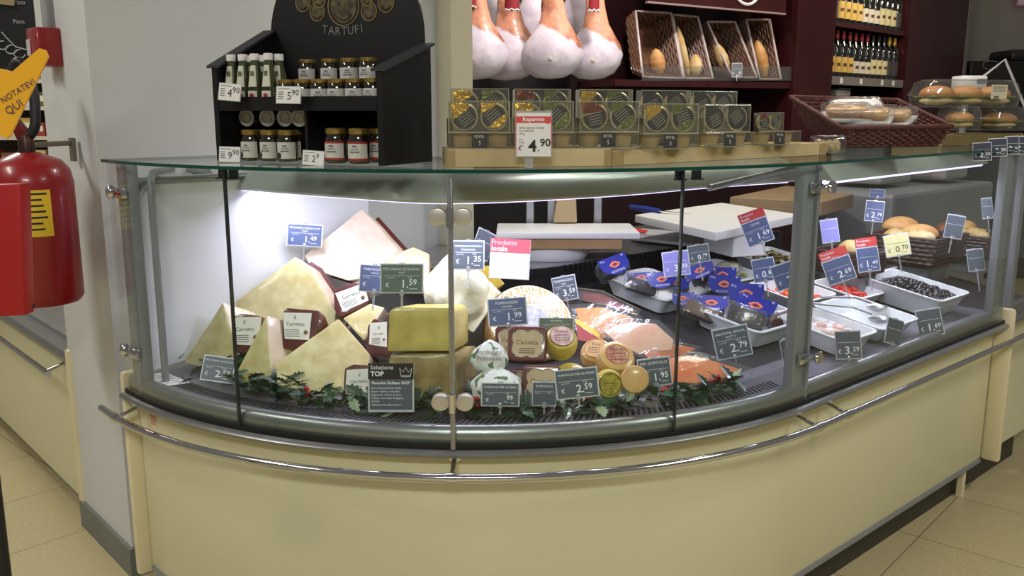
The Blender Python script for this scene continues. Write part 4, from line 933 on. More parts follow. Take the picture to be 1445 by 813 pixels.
# lids of jars lying on their sides
LP0 = None
for i, (x, y, v) in enumerate(((350, 166, .075), (379, 166, .075), (404, 166, .075), (424, 166, .075))):
    u, z = dl(x, y, v); q = DO+DX*u+DY*v+Vector((0, 0, z))
    lab = '%s jar lying on its side with tin lid facing out, above lower jars' % ('leftmost', 'second', 'third', 'rightmost')[i]
    if LP0 is None:
        LP0 = thing('lying_jar', lab, 'jar', q, (0, 0, DYAW*.6), 'jars lying on their sides')
        B().lathe([(0, 0), (.020, 0), (.0225, .004), (.0225, .008), (0, .008)], 22, RX(R_(90)) @ Matrix.Translation((0, 0, 0))).build('lid', GREYLID, LP0, smooth=35)
        B().lathe([(0, -.06), (.019, -.06), (.0215, -.055), (.0215, -.006), (.018, -.001), (0, -.001)], 22, RX(R_(90))).build('glass_body', JG, LP0, smooth=40)
        B().tube([(.013*math.cos(2*math.pi*k/24), -.0085, .013*math.sin(2*math.pi*k/24)) for k in range(24)], .001, 5, closed=True).build('lid_rim', GOLD, LP0, smooth=60)
    else: dup(LP0, q, None, lab)
# oil bottles
OIL = mat('green_oil_glass', (74, 84, 40), .06, coat=1, col2=(36, 44, 22), vscale=30)
bt = thing('oil_bottle', 'x', 'bottle', group='truffle oil bottles on the upper shelf'); h = .125
B().lathe([(0, 0), (.021, 0), (.0225, .004), (.020, h*.35), (.0105, h*.84), (.010, h*.9), (0, h*.9)], 20).build('glass_body', OIL, bt, smooth=50)
B().lathe([(0, h*.88), (.0115, h*.88), (.012, h), (.010, h*1.01), (0, h*1.01)], 18).build('cap', WHITE, bt, smooth=40)
lb = B().lathe([(.0205, h*.36), (.0122, h*.78)], 10, a0=R_(235), a1=R_(305), cap=False).build('neck_label', mat('sage_label', (202, 204, 186), .6), bt, smooth=170)
B().box((0, -.0165, h*.62), (.009, .0006, .012)).build('printed_mark', mat('olive_ink', (96, 100, 70), .6), lb)
lb = B().lathe([(.0232, h*.04), (.0218, h*.28)], 10, a0=R_(235), a1=R_(305), cap=False).build('body_label', JL, bt, smooth=170)
B().ball((0, -.0227, h*.19), (.006, .0008, .006), 12, 6).build('red_emblem', REDL, lb)
for i, (x, v) in enumerate(((330, .035), (346, .035), (363, .035), (382, .035), (397, .07), (357, .09), (376, .09))):
    lab = ['%s truffle oil bottle with white cap, front row' % s for s in ('leftmost', 'second', 'third', 'fourth', 'rightmost')][i] if i < 5 else ('truffle oil bottle in the back row, left one', 'truffle oil bottle in the back row, right one')[i-5]
    if i == 0: bt.location = dpos(x, v, SH+.005); bt.rotation_euler = (0, 0, DYAW*.6); bt['label'] = lab
    else: dup(bt, dpos(x, v, SH+.005), None, lab)
# white shelf tickets
def shelf_ticket(px, py, w, h, Y, price, label, roll=2, yaw=None, back=8):
    c = D(px, py, Y); W_, H_ = sz(w, Y), sz(h, Y); yw = DYAW*.5 if yaw is None else yaw
    t = thing('shelf_ticket', label, 'price tag', c, (RZ(yw) @ RX(R_(-back)) @ RY(R_(roll))).to_euler(), 'white price tickets on the truffle stand')
    B().box((0, .0012, 0), (W_*1.06, .001, H_*1.06)).build('clear_sleeve', CLIPM, t); cd = B().box((0, 0, 0), (W_, .0008, H_)).build('card', PAPER, t)
    X, Z = (1, 0, 0), (0, 0, 1); y = -.0008; b = B(); a_, c_ = price.split('.')
    b.text(a_, (W_*.12, y, -H_*.28), X, Z, size=H_*.66, align='r').text(c_, (W_*.14, y, -H_*.02), X, Z, size=H_*.5, align='l', maxw=W_*.36)
    b.box((-W_*.18, y, H_*.36), (W_*.5, .0002, H_*.03))
    for i in range(4): b.box((-W_*.32, y, H_*(.16-.13*i)), (W_*.22, .0002, H_*.04))
    b.build('lettering', INK, cd)
shelf_ticket(324, 130, 33, 23, 2.275, '4.90', 'white price ticket reading 4.90 below the oil bottles', 5)
shelf_ticket(407, 134, 36, 23, 2.185, '5.90', 'white price ticket reading 5.90 at the middle of shelf lip', 1)
shelf_ticket(324, 218, 32, 21, 2.24, '9.90', 'white price ticket reading 9.90 before the lower left jars', 1)
shelf_ticket(442, 223, 32, 20, 2.13, '2.9', 'white price ticket reading 2.9 before the red banded jars', 3)
# ------------------------------------------------------------------ wooden boards with gift boxes of terrine
def board(label, xs, z0, z1, d, Ys, m=WOOD):
    (x0, x1), (Y0, Y1) = xs, Ys; a = D(x0, 225, Y0); c = D(x1, 225, Y1); a.z = c.z = z0; n = Vector((-(c-a).y, (c-a).x, 0)).normalized()
    t = thing('wooden_board', label, 'board', a, group='pale wooden risers')
    B().prism([a, c, c+n*d, a+n*d], (0, 0, z1-z0), 1, .0015).build('plank', m, t, origin=a)
    for s_ in (0, .96): q = a.lerp(c, s_); q2 = a.lerp(c, s_+.04); B().prism([q-n*.001, q2-n*.001, q2, q], (0, 0, z1-z0-.002)).build('end_cap', mat('wood_end', (160, 138, 94), .6), t, origin=a)
board('pale wooden riser under the left boxes of terrine', (633, 862), ZT, ZT+.04, .20, (2.045, 2.10))
board('pale wooden riser set back under the right boxes', (865, 1165), ZT, ZT+.035, .16, (2.115, 2.66))
BOXC = clear('olive_clear_box', (244, 242, 226), 1, .06, base=.09, haze=.03)
LABD = mat('dark_tin_label', (44, 44, 50), .4); RING = mat('tin_ring', (206, 202, 178), .25, .6); FOIL = mat('gold_foil', (214, 178, 70), .25, .45, bump=.6, bscale=60); FOILG = mat('green_foil', (112, 124, 62), .3, .4, bump=.6, bscale=60); FOILR = mat('copper_foil', (130, 62, 34), .3, .6, bump=.6, bscale=60); TERR = mat('beige_terrine', (176, 156, 116), .4)
def make_gift(w, h, rot, foils):
    t = thing('terrine_gift_box', 'x', 'gift box', group='clear gift boxes of two terrine tins'); d = .036
    r = h*.46
    for i, s_ in enumerate((-1, 1)):
        cx = s_*w*.245; M = Matrix.Translation((cx, .008, h*.5)) @ RX(R_(90))
        tin = B().lathe([(0, -.022), (r*.9, -.022), (r, -.004), (r, 0), (r*.9, .001), (r*.86, -.001), (0, -.001)], 26, M).build('tin', RING, t, smooth=35)
        pts = [Vector((cx+r*.84*math.cos(R_(a)), .0075, h*.5+r*.84*math.sin(R_(a)))) for a in range(0, 360, 15)]
        # label covers most of the lid, cut by a slanting edge
        an = rot[i]; nx_, nz_ = math.cos(an), math.sin(an)
        lab = [p for p in pts if (p.x-cx)*nx_+(p.z-h*.5)*nz_ < r*.38]
        oth = [p for p in pts if (p.x-cx)*nx_+(p.z-h*.5)*nz_ >= r*.20]
        lo = B().prism(lab, (0, -.001, 0)).build('tin_label', LABD, tin)
        if len(oth) > 2: B().prism(oth, (0, -.0014, 0)).build('foil', foils[i], tin)
        b = B(); xd = Vector((-nz_, 0, nx_)) if nx_ > 0 else Vector((nz_, 0, -nx_)); yd = Vector((-xd.z, 0, xd.x))
        for k in range(5): b.box(Vector((cx-nx_*r*.15, .0060, h*.5-nz_*r*.15))+yd*r*(.4-.2*k), (r*1.0, .0003, r*.05), RY(-math.atan2(xd.z, xd.x)))
        b.build('lettering', mat('pale_grey_ink', (170, 168, 164), .6), lo)
        b = B().prism([Vector((cx-w*.21, .0035, h*.96)), Vector((cx+w*.10, .0035, h*.96)), Vector((cx-w*.21, .0035, h*.60))], (0, .0015, 0)); b.build('foil', foils[i], t)
    B().box((0, d/2, h/2), (w, d, h), None, .0015).build('clear_box', BOXC, t)
    b = B(); e = .0009
    for x in (-w/2, w/2): b.tube([(x, 0, 0), (x, 0, h)], e, 4)
    for z in (0, h): b.tube([(-w/2, 0, z), (w/2, 0, z)], e, 4)
    b.build('box_edges', mat('clear_edge_sheen', (190, 190, 168), .2, .3), t)
    return t
def make_low(w, h):
    t = thing('terrine_box', 'x', 'gift box', group='low terrine boxes with black cards'); d = .075
    for s_ in (-1, 1):
        cup = B().lathe([(0, .003), (w*.15, .003), (w*.18, h*.8), (0, h*.8)], 22, Matrix.Translation((s_*w*.27, d*.48, 0))).build('cup', TERR, t, smooth=40)
        B().lathe([(0, h*.8), (w*.195, h*.8), (w*.195, h*.92), (0, h*.92)], 22, Matrix.Translation((s_*w*.27, d*.48, 0))).build('cup_lid', GOLD, cup, smooth=40)
    cd = B().box((0, .0015, h*.5), (w*.24, .001, h*.92)).build('card', BLACK, t)
    b = B().text('FEYEL', (0, .0006, h*.66), (1, 0, 0), (0, 0, 1), size=h*.26, maxw=w*.21)
    b.tube([(-.001, .0006, h*.22), (.002, .0006, h*.34), (-.002, .0006, h*.40), (.001, .0006, h*.5)], .0009, 5); b.build('lettering', INKW, cd)
    B().box((0, d/2, h/2), (w, d, h), None, .0015).build('clear_box', BOXC, t)
    B().tube([(-w/2, 0, 0), (w/2, 0, 0), (w/2, 0, h), (-w/2, 0, h)], .0008, 4, closed=True).build('box_edges', mat('clear_edge_sheen', (190, 190, 168), .2, .3), t)
    return t
LOW = None; GF = None
YB = [(677, 2.075, -3), (768, 2.09, 3), (858, 2.12, 8), (946, 2.19, 14), (1030, 2.32, 22), (1100, 2.46, 26)]
for i, (x, Y, yw) in enumerate(YB):
    q = D(x, 212, Y); q.z = ZT+(.041 if x < 870 else .036); lab = '%s low terrine box from the left, black card with white lettering' % ORD[i]
    if LOW is None: LOW = make_low(.146, .036); LOW.location = q; LOW.rotation_euler = (0, 0, R_(yw)); LOW['label'] = lab; t = LOW
    else: t = dup(LOW, q, (0, 0, R_(yw)), lab)
fo = [((FOIL, FOIL), (2.2, -.9)), ((FOIL, FOILG), (2.0, -.8)), ((FOILR, FOILG), (1.8, -.9)), ((FOIL, FOILG), (2.3, -1.2)), ((LABD, LABD), (2.0, -.9))]
GP = []
for i, (x, Y, yw) in enumerate([(676, 2.085, -3), (766, 2.10, 3), (860, 2.13, 8), (947, 2.20, 14), (1026, 2.34, 22)]):
    q = D(x, 187, Y); q.z = ZT+(.078 if x < 870 else .073)
    g = make_gift(.140, .069, fo[i][1], fo[i][0]); g.location = q; g.rotation_euler = (0, 0, R_(yw)); g['label'] = '%s upright terrine gift box from the left, front row' % ORD[i]; GP.append(g)
rb = board('grey olive card riser hidden behind the front gift boxes', (640, 1045), ZT+.041, ZT+.108, .05, (2.20, 2.52), mat('grey_olive_card', (112, 110, 94), .6, var=.15))
for i, (x, Y, yw) in enumerate([(677, 2.215, 0), (766, 2.26, 8), (855, 2.31, 12), (940, 2.38, 16), (1009, 2.47, 22)]):
    q = D(x, 145, Y); q.z = ZT+.109
    dup(GP[(i+1) % 5 if i < 4 else 4], q, (0, 0, R_(yw)), '%s upright terrine gift box from the left, back row' % ORD[i])
q = D(1088, 187, 2.52); q.z = ZT+.073; dup(GP[2], q, (0, 0, R_(24)), 'small upright gift box at the right end of the row').scale = (.6, .7, .7)
# price sign before the boxes
t = thing('promo_price_sign', 'white price card with red Risparmio header reading 4.90, before gift boxes', 'price sign', D(753, 189, 2.03), (R_(-4), 0, 0)); k = sz(1, 2.03)
B().box((0, .0012, 0), (52*k, .0014, 64*k), None, .0005).build('clear_sleeve', CLIPM, t); cd = B().box((0, 0, -1*k), (48*k, .001, 60*k)).build('card', PAPER, t)
rb_ = B().prism([Vector((x*k, -.0008, z*k)) for x, z in ((-25, 24), (25, 24), (25, -20), (24, -20), (24, 15), (20, 13.5), (16, 15), (-24, 15), (-24, -28), (-25, -28))], (0, .0004, 0)).build('red_band', REDC, cd)
B().text('Risparmio', (0, -.0014, 17.5*k), (1, 0, 0), (0, 0, 1), size=8*k, maxw=30*k, bold=.02).build('lettering', INKW, rb_)
b = B().text('4', (4*k, -.0011, -24*k), (1, 0, 0), (0, 0, 1), size=22*k, align='r', bold=.03).text('.', (7*k, -.0011, -24*k), (1, 0, 0), (0, 0, 1), size=18*k).text('90', (9*k, -.0011, -17*k), (1, 0, 0), (0, 0, 1), size=15*k, align='l', bold=.02).text('€', (-19*k, -.0011, -23*k), (1, 0, 0), (0, 0, 1), size=8*k)
for i, s_ in enumerate(('FEYEL GRAND ATELIER', 'X 2 VERRINES', '100 gr', '', 'KG.', '49.00', 'euro')):
    if s_: b.text(s_, (-20*k, -.0011, (7-4*i)*k), (1, 0, 0), (0, 0, 1), size=3.4*k, align='l')
b.build('lettering', INK, cd)
B().box((1*k-.02*0-.012, .006, -40*k), (.02, .012, .022), None, .002).tube([(-.012, .004, -44*k), (-.012, .004, -30*k)], .002, 6).build('clip', CLIPM, t)
# ------------------------------------------------------------------ wicker baskets
WICK = mat('dark_red_wicker', (92, 46, 38), .6, var=.4, vscale=50); WICKB = mat('brown_wicker', (122, 84, 62), .4, var=.45, vscale=50, coat=.2)
def wicker(name, label, top, bot, rows, m, per=9, r=.004, group=None, rimm=None):
    o = sum(bot, Vector())/4; t = thing(name, label, 'basket', o, group=group)
    def loop(s_, n):
        out = []; c4 = [b_.lerp(a_, s_) for a_, b_ in zip(top, bot)]
        for i in range(4):
            for k in range(n): out.append(c4[i].lerp(c4[(i+1) % 4], k/n))
        return out, sum(c4, Vector())/4
    b = B()
    for j in range(rows):
        s_ = (j+.5)/rows; L, c = loop(s_, per*2); pts = []
        for i, p in enumerate(L):
            dd = (p-c); dd = dd.normalized(); pts.append(p+dd*(r*.9 if (i+j) % 2 else -r*.9))
        b.tube(pts, (top[0]-bot[0]).length/rows*.40, 5, closed=True)
    b.build('weave', m, t, smooth=60, origin=o)
    b = B(); L0, _ = loop(0, per*2); L1, _ = loop(1, per*2)
    for i in range(0, len(L0), 2): b.tube([L0[i], L1[i]], r*.6, 5)
    b.build('stakes', m, t, smooth=60, origin=o)
    L, c = loop(1, 6); B().tube(L, r*1.5, 8, closed=True).build('rim', rimm or m, t, smooth=60, origin=o)
    b = B().prism([p for p in bot], (bot[0]-top[0]).normalized()*.003); b.build('base', m, t, origin=o)
    return t
top = [D(1188, 181, 2.74), D(1343, 178, 2.90), D(1266, 141, 3.26), D(1116, 137, 3.06)]
bot = [D(1196, 208, 2.79), D(1322, 206, 2.92), D(1258, 184, 3.16), D(1140, 180, 3.00)]
BK = wicker('wicker_basket', 'big dark red wicker basket tilted forward on the glass counter top', top, bot, 8, WICK, 11, .005)
# wrapped sandwiches in it
SAND = mat('sandwich_bread', (206, 172, 112), .5, col2=(170, 124, 76), vscale=30); PTRAY = mat('foam_tray', (222, 222, 216), .4)
for i, (px, py, Y, w, yw, lab) in enumerate(((1195, 160, 2.94, .15, 10, 'wrapped sandwich at the left of the wicker basket'), (1222, 164, 2.92, .16, 30, 'wrapped sandwich with glossy film in the middle of the basket'), (1254, 166, 2.96, .15, 40, 'wrapped sandwich at the right of the wicker basket'))):
    q = D(px, py, Y); t = thing('wrapped_sandwich', lab, 'sandwich', q, (R_(14), 0, R_(-yw)), 'sandwiches in the wicker basket')
    B().box((0, 0, -.012), (w, .11, .012), None, .004).build('foam_tray', PTRAY, t); B().box((0, 0, .008), (w*.85, .08, .03), None, .013).build('bread', SAND, t, smooth=60)
    B().box((0, 0, .002), (w*1.04, .115, .05), None, .012).build('film', FILM, t, smooth=60)
q = D(1208, 150, 3.08); t = thing('foam_tray', 'white foam tray standing behind the wrapped sandwiches', 'tray', q, (R_(20), 0, R_(-8))); B().box((0, 0, 0), (.17, .12, .012), None, .005).build('tray_body', PTRAY, t); B().box((0, 0, .008), (.174, .124, .012), None, .005).build('film', FILM, t)
# small clear bag of truffles / nuts beside the boards
q = D(1168, 205, 2.70); q.z = ZT+.001
t = thing('clear_nut_bag', 'small clear tub of pale nuts at the right end of wooden riser', 'snack', q)
b = B(); rnd = random.Random(5)
for i in range(22): b.ball((rnd.uniform(-.03, .03), rnd.uniform(-.02, .02), .012+rnd.uniform(0, .022)), .012, 8, 6)
b.build('nuts', mat('pale_nut', (196, 170, 128), .5, var=.25, vscale=60), t, smooth=170); B().box((0, 0, .028), (.095, .065, .054), None, .012).build('tub', PET, t, smooth=60)
# ------------------------------------------------------------------ clamshell packs at the right
board('olive wooden riser under the sandwich packs at the right', (1322, 1440), ZT, ZT+.04, .2, (3.36, 3.62), mat('olive_wood', (128, 112, 70), .6, var=.2))
BUN = mat('golden_bun', (186, 122, 66), .45, col2=(208, 152, 92), vscale=14); LETT = mat('lettuce', (106, 128, 60), .5, var=.3, vscale=40); BREADW = mat('bread_crumb', (222, 200, 150), .6)
def clamshell(px, py, Y, w, d, h, label, buns, yaw=24, lab=False):
    q = D(px, py, Y); t = thing('clamshell_pack', label, 'sandwich pack', q, (0, 0, R_(yaw)), 'clear sandwich clamshells at the right')
    for i in range(buns):
        x = (i-(buns-1)/2)*w*.9/buns; bw = w*.42/buns
        s_ = thing_part('sandwich', t)
        B().ball((x, 0, h*.24), (bw, d*.38, h*.14), 14, 8).build('bread_base', BREADW, s_, smooth=170); B().box((x, 0, h*.38), (bw*1.9, d*.74, h*.07), None, .004).build('lettuce', LETT, s_, smooth=60)
        B().ball((x, 0, h*.48), (bw, d*.4, h*.30), 16, 10).build('bread_top', BUN, s_, smooth=170)
    b = B(); n = 40
    prof = [(1, 0), (1.0, .04), (.95, .05), (1.0, .42), (1.04, .45), (1.04, .49), (1.0, .50), (.93, .85), (.82, .98), (0, 1.0)]
    def sq(a): ca, sa = math.cos(a), math.sin(a); return 1/((abs(ca)**5+abs(sa)**5)**.2)
    rings = []
    for rr, zz in prof[:-1]:
        rings.append([b.bm.verts.new((w/2*rr*sq(2*math.pi*k/n)*math.cos(2*math.pi*k/n)*(1+.008*(-1)**k*(rr < 1)), d/2*rr*sq(2*math.pi*k/n)*math.sin(2*math.pi*k/n)*(1+.02*(-1)**k*(rr < 1)), zz*h)) for k in range(n)])
    for a_, c_ in zip(rings, rings[1:]):
        for k in range(n): b._f([a_[k], a_[(k+1) % n], c_[(k+1) % n], c_[k]])
    b._f(rings[-1]); b._f(rings[0][::-1]); b.build('clear_shell', PET, t, smooth=50)
    if lab:
        lo = B().box((w*.18, -d*.52, h*.55), (w*.17, .001, h*.5)).build('paper_label', mat('cream_label', (206, 200, 176), .6), t); bb_ = B()
        for i in range(9): bb_.box((w*.13+i*w*.006, -d*.52-.001, h*.36), (w*.003, .0003, h*.1))
        for i in range(3): bb_.box((w*.18, -d*.52-.001, h*(.72-.07*i)), (w*.13, .0003, h*.02))
        bb_.build('lettering', INK, lo)
    return t
def thing_part(name, parent):
    me = bpy.data.meshes.new(name); o = bpy.data.objects.new(name, None); COL.objects.link(o); o.parent = parent; return o
clamshell(1352, 184, 3.52, .13, .13, .092, 'small clear clamshell with one bun at the bottom left', 1)
clamshell(1408, 184, 3.66, .19, .14, .092, 'clear clamshell with one bun at the bottom right', 1)
clamshell(1360, 152, 3.60, .46, .16, .108, 'long clear clamshell of filled rolls on top, with paper label', 3, 18, True)
for i, (x, y, w, hh, Y, pr_) in enumerate(((1386, 214, 24, 26, 3.0, '2.50'), (1408, 208, 24, 26, 3.10, '2.50'), (1428, 205, 18, 26, 3.19, '2.50'), (1441, 205, 16, 26, 3.25, '2.20'))):
    price_tag(x, y, w, hh, -4, Y, None, pr_, '%s dark price tag from the left in the row below the clamshells' % ORD[i], mat('navy_card', (44, 48, 72), .4), stem=0, group='dark tags below the clamshells')
# ------------------------------------------------------------------ behind the counter: service top
WB = mat('white_cutting_board', (226, 226, 222), .45)
zs = .956
def onz(x, y, z): return P(x, y, z)
o = P(780, 372, zs)
sc = thing('weighing_scale', 'white scale base with wooden board and white plate on the service top', 'scale', Vector((.135, 3.22, zs)))
B().lathe([(0, 0), (.13, 0), (.145, .02), (.145, .045), (0, .045)], 36, Matrix.Diagonal((1, .75, 1, 1))).build('base', WHITE, sc, smooth=40)
B().box((.03, 0, .066), (.44, .24, .036), None, .003).build('wooden_board', mat('brown_board', (176, 140, 98), .55, var=.2), sc)
B().box((.06, 0, .098), (.50, .27, .022), None, .005).build('plate', WHITE, sc, smooth=40)
b = B()
# steel posts of the rear sliding screen
rs = thing('rear_rack', 'steel rear rack with three flat posts on the service top', 'rack', Vector((.13, 3.42, zs)))
for x in (748, 778, 843): q = D(x, 318, 3.42); B().box((q.x-.13, 0, .20), (.030, .02, .40), None, .003).build('post', STEEL, rs)
q0, q1 = D(738, 285, 3.42), D(880, 280, 3.42); B().box(((q0.x+q1.x)/2-.13, 0, .405), (q1.x-q0.x, .03, .02)).build('cross_bar', STEEL, rs)
q = D(797, 318, 3.36); t = thing('paper_bag', 'beige paper bag standing between the steel posts', 'bag', (q.x, 3.34, zs+.112)); B().prism([Vector((-.045, 0, 0)), Vector((.045, 0, 0)), Vector((.04, 0, .10)), Vector((-.03, 0, .11))], (0, .05, 0), .9, .006).build('bag_body', mat('kraft_paper', (190, 164, 128), .7, var=.15), t)
t = thing('cutting_board', 'large thick white cutting board on the service top', 'cutting board', P(1010, 325, 1.07))
o = Vector(t.location); pts = [P(896, 303, 1.075), P(1010, 328, 1.075), P(1131, 303, 1.075), P(1018, 286, 1.075)]
B().prism(pts, (0, 0, -.03), 1, .004).build('board', WB, t, smooth=30, origin=o)
c = P(1045, 338, 1.02); c.z = 1.0; B().box((c.x, c.y+.1, 1.0), (.14, .2, .088), RZ(R_(20)), .006).build('support_block', WHITE, t, origin=o)
t = thing('kitchen_knife', 'knife with blue handle lying on the white cutting board', 'knife', P(930, 297, 1.078)); o = Vector(t.location)
a, c = P(890, 292, 1.084), P(931, 298, 1.084); B().tube([a, a.lerp(c, .5), c], [.011, .013, .010], 8).build('handle', mat('blue_handle', (28, 48, 130), .4), t, smooth=60, origin=o)
e = P(975, 302, 1.080); n_ = (e-c).cross(ZU).normalized()*.012; B().prism([c-n_, e, c+n_], (0, 0, .002)).build('blade', CHROME, t, origin=o)
t = thing('plastic_sheet_pack', 'pack of clear sheets with red print beside cutting board', 'pack', P(930, 345, .97)); o = Vector(t.location)
B().prism([P(890, 335, .975), P(985, 345, .975), P(1000, 330, .975), P(905, 322, .975)], (0, 0, -.012), 1, .003).build('sheets', mat('grey_film_stack', (190, 190, 196), .3), t, origin=o)
B().prism([P(893, 326, .978), P(910, 329, .978), P(914, 325, .978), P(897, 322, .978)], (0, 0, .001)).build('red_print', REDP, t, origin=o)
t = thing('wooden_chopping_block', 'brown wooden block behind the cutting board near the post', 'chopping board', P(1105, 275, 1.12)); o = Vector(t.location)
B().prism([P(1030, 278, 1.10), P(1160, 285, 1.10), P(1205, 274, 1.10), P(1110, 262, 1.10)], (0, 0, -.06), 1, .003).build('block', mat('dull_brown_board', (150, 126, 96), .6, var=.2), t, origin=o)
# bread baskets in the right part of the case
BUNP = mat('bread_roll_crust', (196, 142, 84), .5, col2=(222, 176, 116), vscale=12); BFL = mat('floured_bread', (226, 204, 152), .6, col2=(204, 172, 112), vscale=14)
def casebasket(px, py, wu, wn, h, label):
    a = hit(px, py); z = a.z+.10; bt_ = [a, a+UD*wu, a+UD*wu+ND*wn, a+ND*wn]; bt_ = [Vector((p.x, p.y, z)) for p in bt_]; c = sum(bt_, Vector())/4
    tp = [c+(p-c)*1.12+Vector((0, 0, h)) for p in bt_]; t = wicker('bread_basket', label, tp, bt_, 6, mat('dark_brown_wicker', (84, 62, 56), .45, var=.4, vscale=50), 8, .004, 'wicker bread baskets in the case')
    q = c.copy(); q.z = z; 
    st_ = thing('basket_stand', 'grey riser under the ' + label, 'stand', (c.x, c.y, deckz(c)+.002), (0, 0, A1)); hh = z-deckz(c)-.012
    B().box((0, 0, hh/2), (wu*.8, wn*.8, hh), None, .004).build('riser', GREYP, st_); return t, c, z
k1, c1, z1 = casebasket(1312, 412, .27, .26, .11, 'wicker basket of bread rolls left of centre')
k2, c2, z2 = casebasket(1385, 398, .26, .26, .09, 'wicker basket of bread nearest the right end')
def bread(c, dx, dy, dz, r, label, m=BUNP, yaw=0, slash=0):
    p = c+UD*dx+ND*dy+Vector((0, 0, dz)); t = thing('bread_roll', label, 'bread', p, (0, 0, A1+yaw), 'breads in the case baskets')
    bm2 = bmesh.new(); bmesh.ops.create_icosphere(bm2, subdivisions=4, radius=1)
    for v in bm2.verts:
        u = v.co; k = 1+.03*math.sin(5*u.x+3*u.y)+.02*math.sin(9*u.y); v.co = Vector((u.x*r[0]*k, u.y*r[1]*k, (u.z if u.z > 0 else u.z*.6)*r[2]))
    B().add(bm2).build('crust', m, t, smooth=170)
    if slash:
        b = B()
        for i in range(slash): x = (i-(slash-1)/2)*r[0]*.5; b.tube([(x-.01, -r[1]*.5, r[2]*.84), (x, 0, r[2]*.97), (x+.01, r[1]*.5, r[2]*.84)], .003, 5)
        b.build('slashes', BFL, t, smooth=60)
bread(c1, .06, .02, .10, (.085, .055, .045), 'large oval golden bread roll in the left case basket', yaw=-.6)
bread(c1, .10, .12, .12, (.085, .06, .045), 'large oval golden bread roll further back', yaw=-.4)
k3, c3, z3 = casebasket(1215, 428, .16, .2, .08, 'small wicker basket with one bun beside the post')
bread(c1, -.04, -.02, .10, (.075, .04, .032), 'pale floured bread before the golden rolls', BFL, -.8, 3)
bread(c1, -.08, .06, .10, (.06, .04, .032), 'pale yellow bread piece behind the 2.79 tag', BFL, .2, 2)
bread(c2, -.06, 0, .08, (.06, .032, .03), 'small pale roll at the left of right basket', BFL, .6, 2)
bread(c2, .02, -.03, .08, (.07, .03, .03), 'long pale roll in the right basket', BFL, 1.2, 3)
bread(c2, .08, .04, .09, (.06, .05, .045), 'round golden roll at the right end by the post', BUNP)
bread(c2, .04, .10, .09, (.07, .045, .035), 'brown roll behind the long pale roll', mat('brown_crust', (150, 96, 60), .5, var=.25, vscale=20))
q = D(1247, 488, 0) if False else hit(1262, 475, .0)
bread(c3, .0, .0, .085, (.05, .04, .035), 'small round bun just right of the post', BFL)
# staff-side counter appliance
t = thing('slicer_housing', 'pale grey machine housing behind the right part of case', 'machine', Vector((2.05, 4.75, 0)))
B().box((0, 0, .55), (1.2, .5, 1.10), RZ(A1), .02).build('cabinet', GREYP, t); B().box((-.2, -.1, 1.24), (.34, .28, .24), RZ(A1), .02).build('housing', mat('pale_grey_machine', (150, 150, 148), .4), t); B().box((.25, .2, 1.22), (.3, .28, .2), RZ(A1), .02).build('housing', mat('pale_grey_machine', (200, 200, 196), .4), t)
# ------------------------------------------------------------------ hanging hams
def ham_mat(name, zb, vx, back=False):
    m = mat(name, (222, 218, 226), .45, coat=.2, bump=.35, bscale=22); nt = m.node_tree; b = nt.nodes['Principled BSDF']
    tc = nt.nodes.new('ShaderNodeTexCoord'); sp = nt.nodes.new('ShaderNodeSeparateXYZ'); nt.links.new(tc.outputs['Object'], sp.inputs[0])
    n = nt.nodes.new('ShaderNodeTexNoise'); n.inputs['Scale'].default_value = 14; n.inputs['Detail'].default_value = 4; nt.links.new(tc.outputs['Object'], n.inputs['Vector'])
    def math_(op, a, c):
        k = nt.nodes.new('ShaderNodeMath'); k.operation = op
        for i, s_ in enumerate((a, c)):
            if isinstance(s_, (int, float)): k.inputs[i].default_value = s_
            else: nt.links.new(s_, k.inputs[i])
        return k.outputs[0]
    if back:  # oval pale cut face towards the left, orange skin on the right flank
        e = math_('ADD', math_('MULTIPLY', sp.outputs['X'], 9), math_('MULTIPLY', sp.outputs['Y'], 6))
        v = math_('ADD', e, math_('MULTIPLY', n.outputs['Fac'], .25))
        lo, hi = .42, .50
    else:     # fat face below a slanting V-shaped edge
        v = math_('ADD', math_('ADD', sp.outputs['Z'], math_('MULTIPLY', math_('SUBTRACT', sp.outputs['X'], vx), .55)), math_('MULTIPLY', n.outputs['Fac'], .06))
        v = math_('MULTIPLY', v, -1) if False else v
        lo, hi = zb, zb+.012
    r = nt.nodes.new('ShaderNodeValToRGB'); r.color_ramp.elements[0].position = lo; r.color_ramp.elements[1].position = hi
    nt.links.new(v, r.inputs['Fac'])
    wn = nt.nodes.new('ShaderNodeTexNoise'); wn.inputs['Scale'].default_value = 9; wn.inputs['Detail'].default_value = 6; nt.links.new(tc.outputs['Object'], wn.inputs['Vector'])
    w = nt.nodes.new('ShaderNodeValToRGB'); w.color_ramp.elements[0].position = .3; w.color_ramp.elements[0].color = (*lin((188, 180, 196)), 1); w.color_ramp.elements[1].position = .6; w.color_ramp.elements[1].color = (*lin((226, 222, 232)), 1); nt.links.new(wn.outputs['Fac'], w.inputs['Fac'])
    s = nt.nodes.new('ShaderNodeValToRGB'); s.color_ramp.elements[0].position = .36; s.color_ramp.elements[0].color = (*lin((140, 78, 58)), 1); s.color_ramp.elements[1].position = .52; s.color_ramp.elements[1].color = (*lin((206, 146, 116)), 1); nt.links.new(wn.outputs['Fac'], s.inputs['Fac'])
    mx = nt.nodes.new('ShaderNodeMix'); mx.data_type = 'RGBA'; nt.links.new(r.outputs['Color'], mx.inputs['Factor']); nt.links.new(w.outputs['Color'], mx.inputs[6]); nt.links.new(s.outputs['Color'], mx.inputs[7]); nt.links.new(mx.outputs[2], b.inputs['Base Color'])
    return m
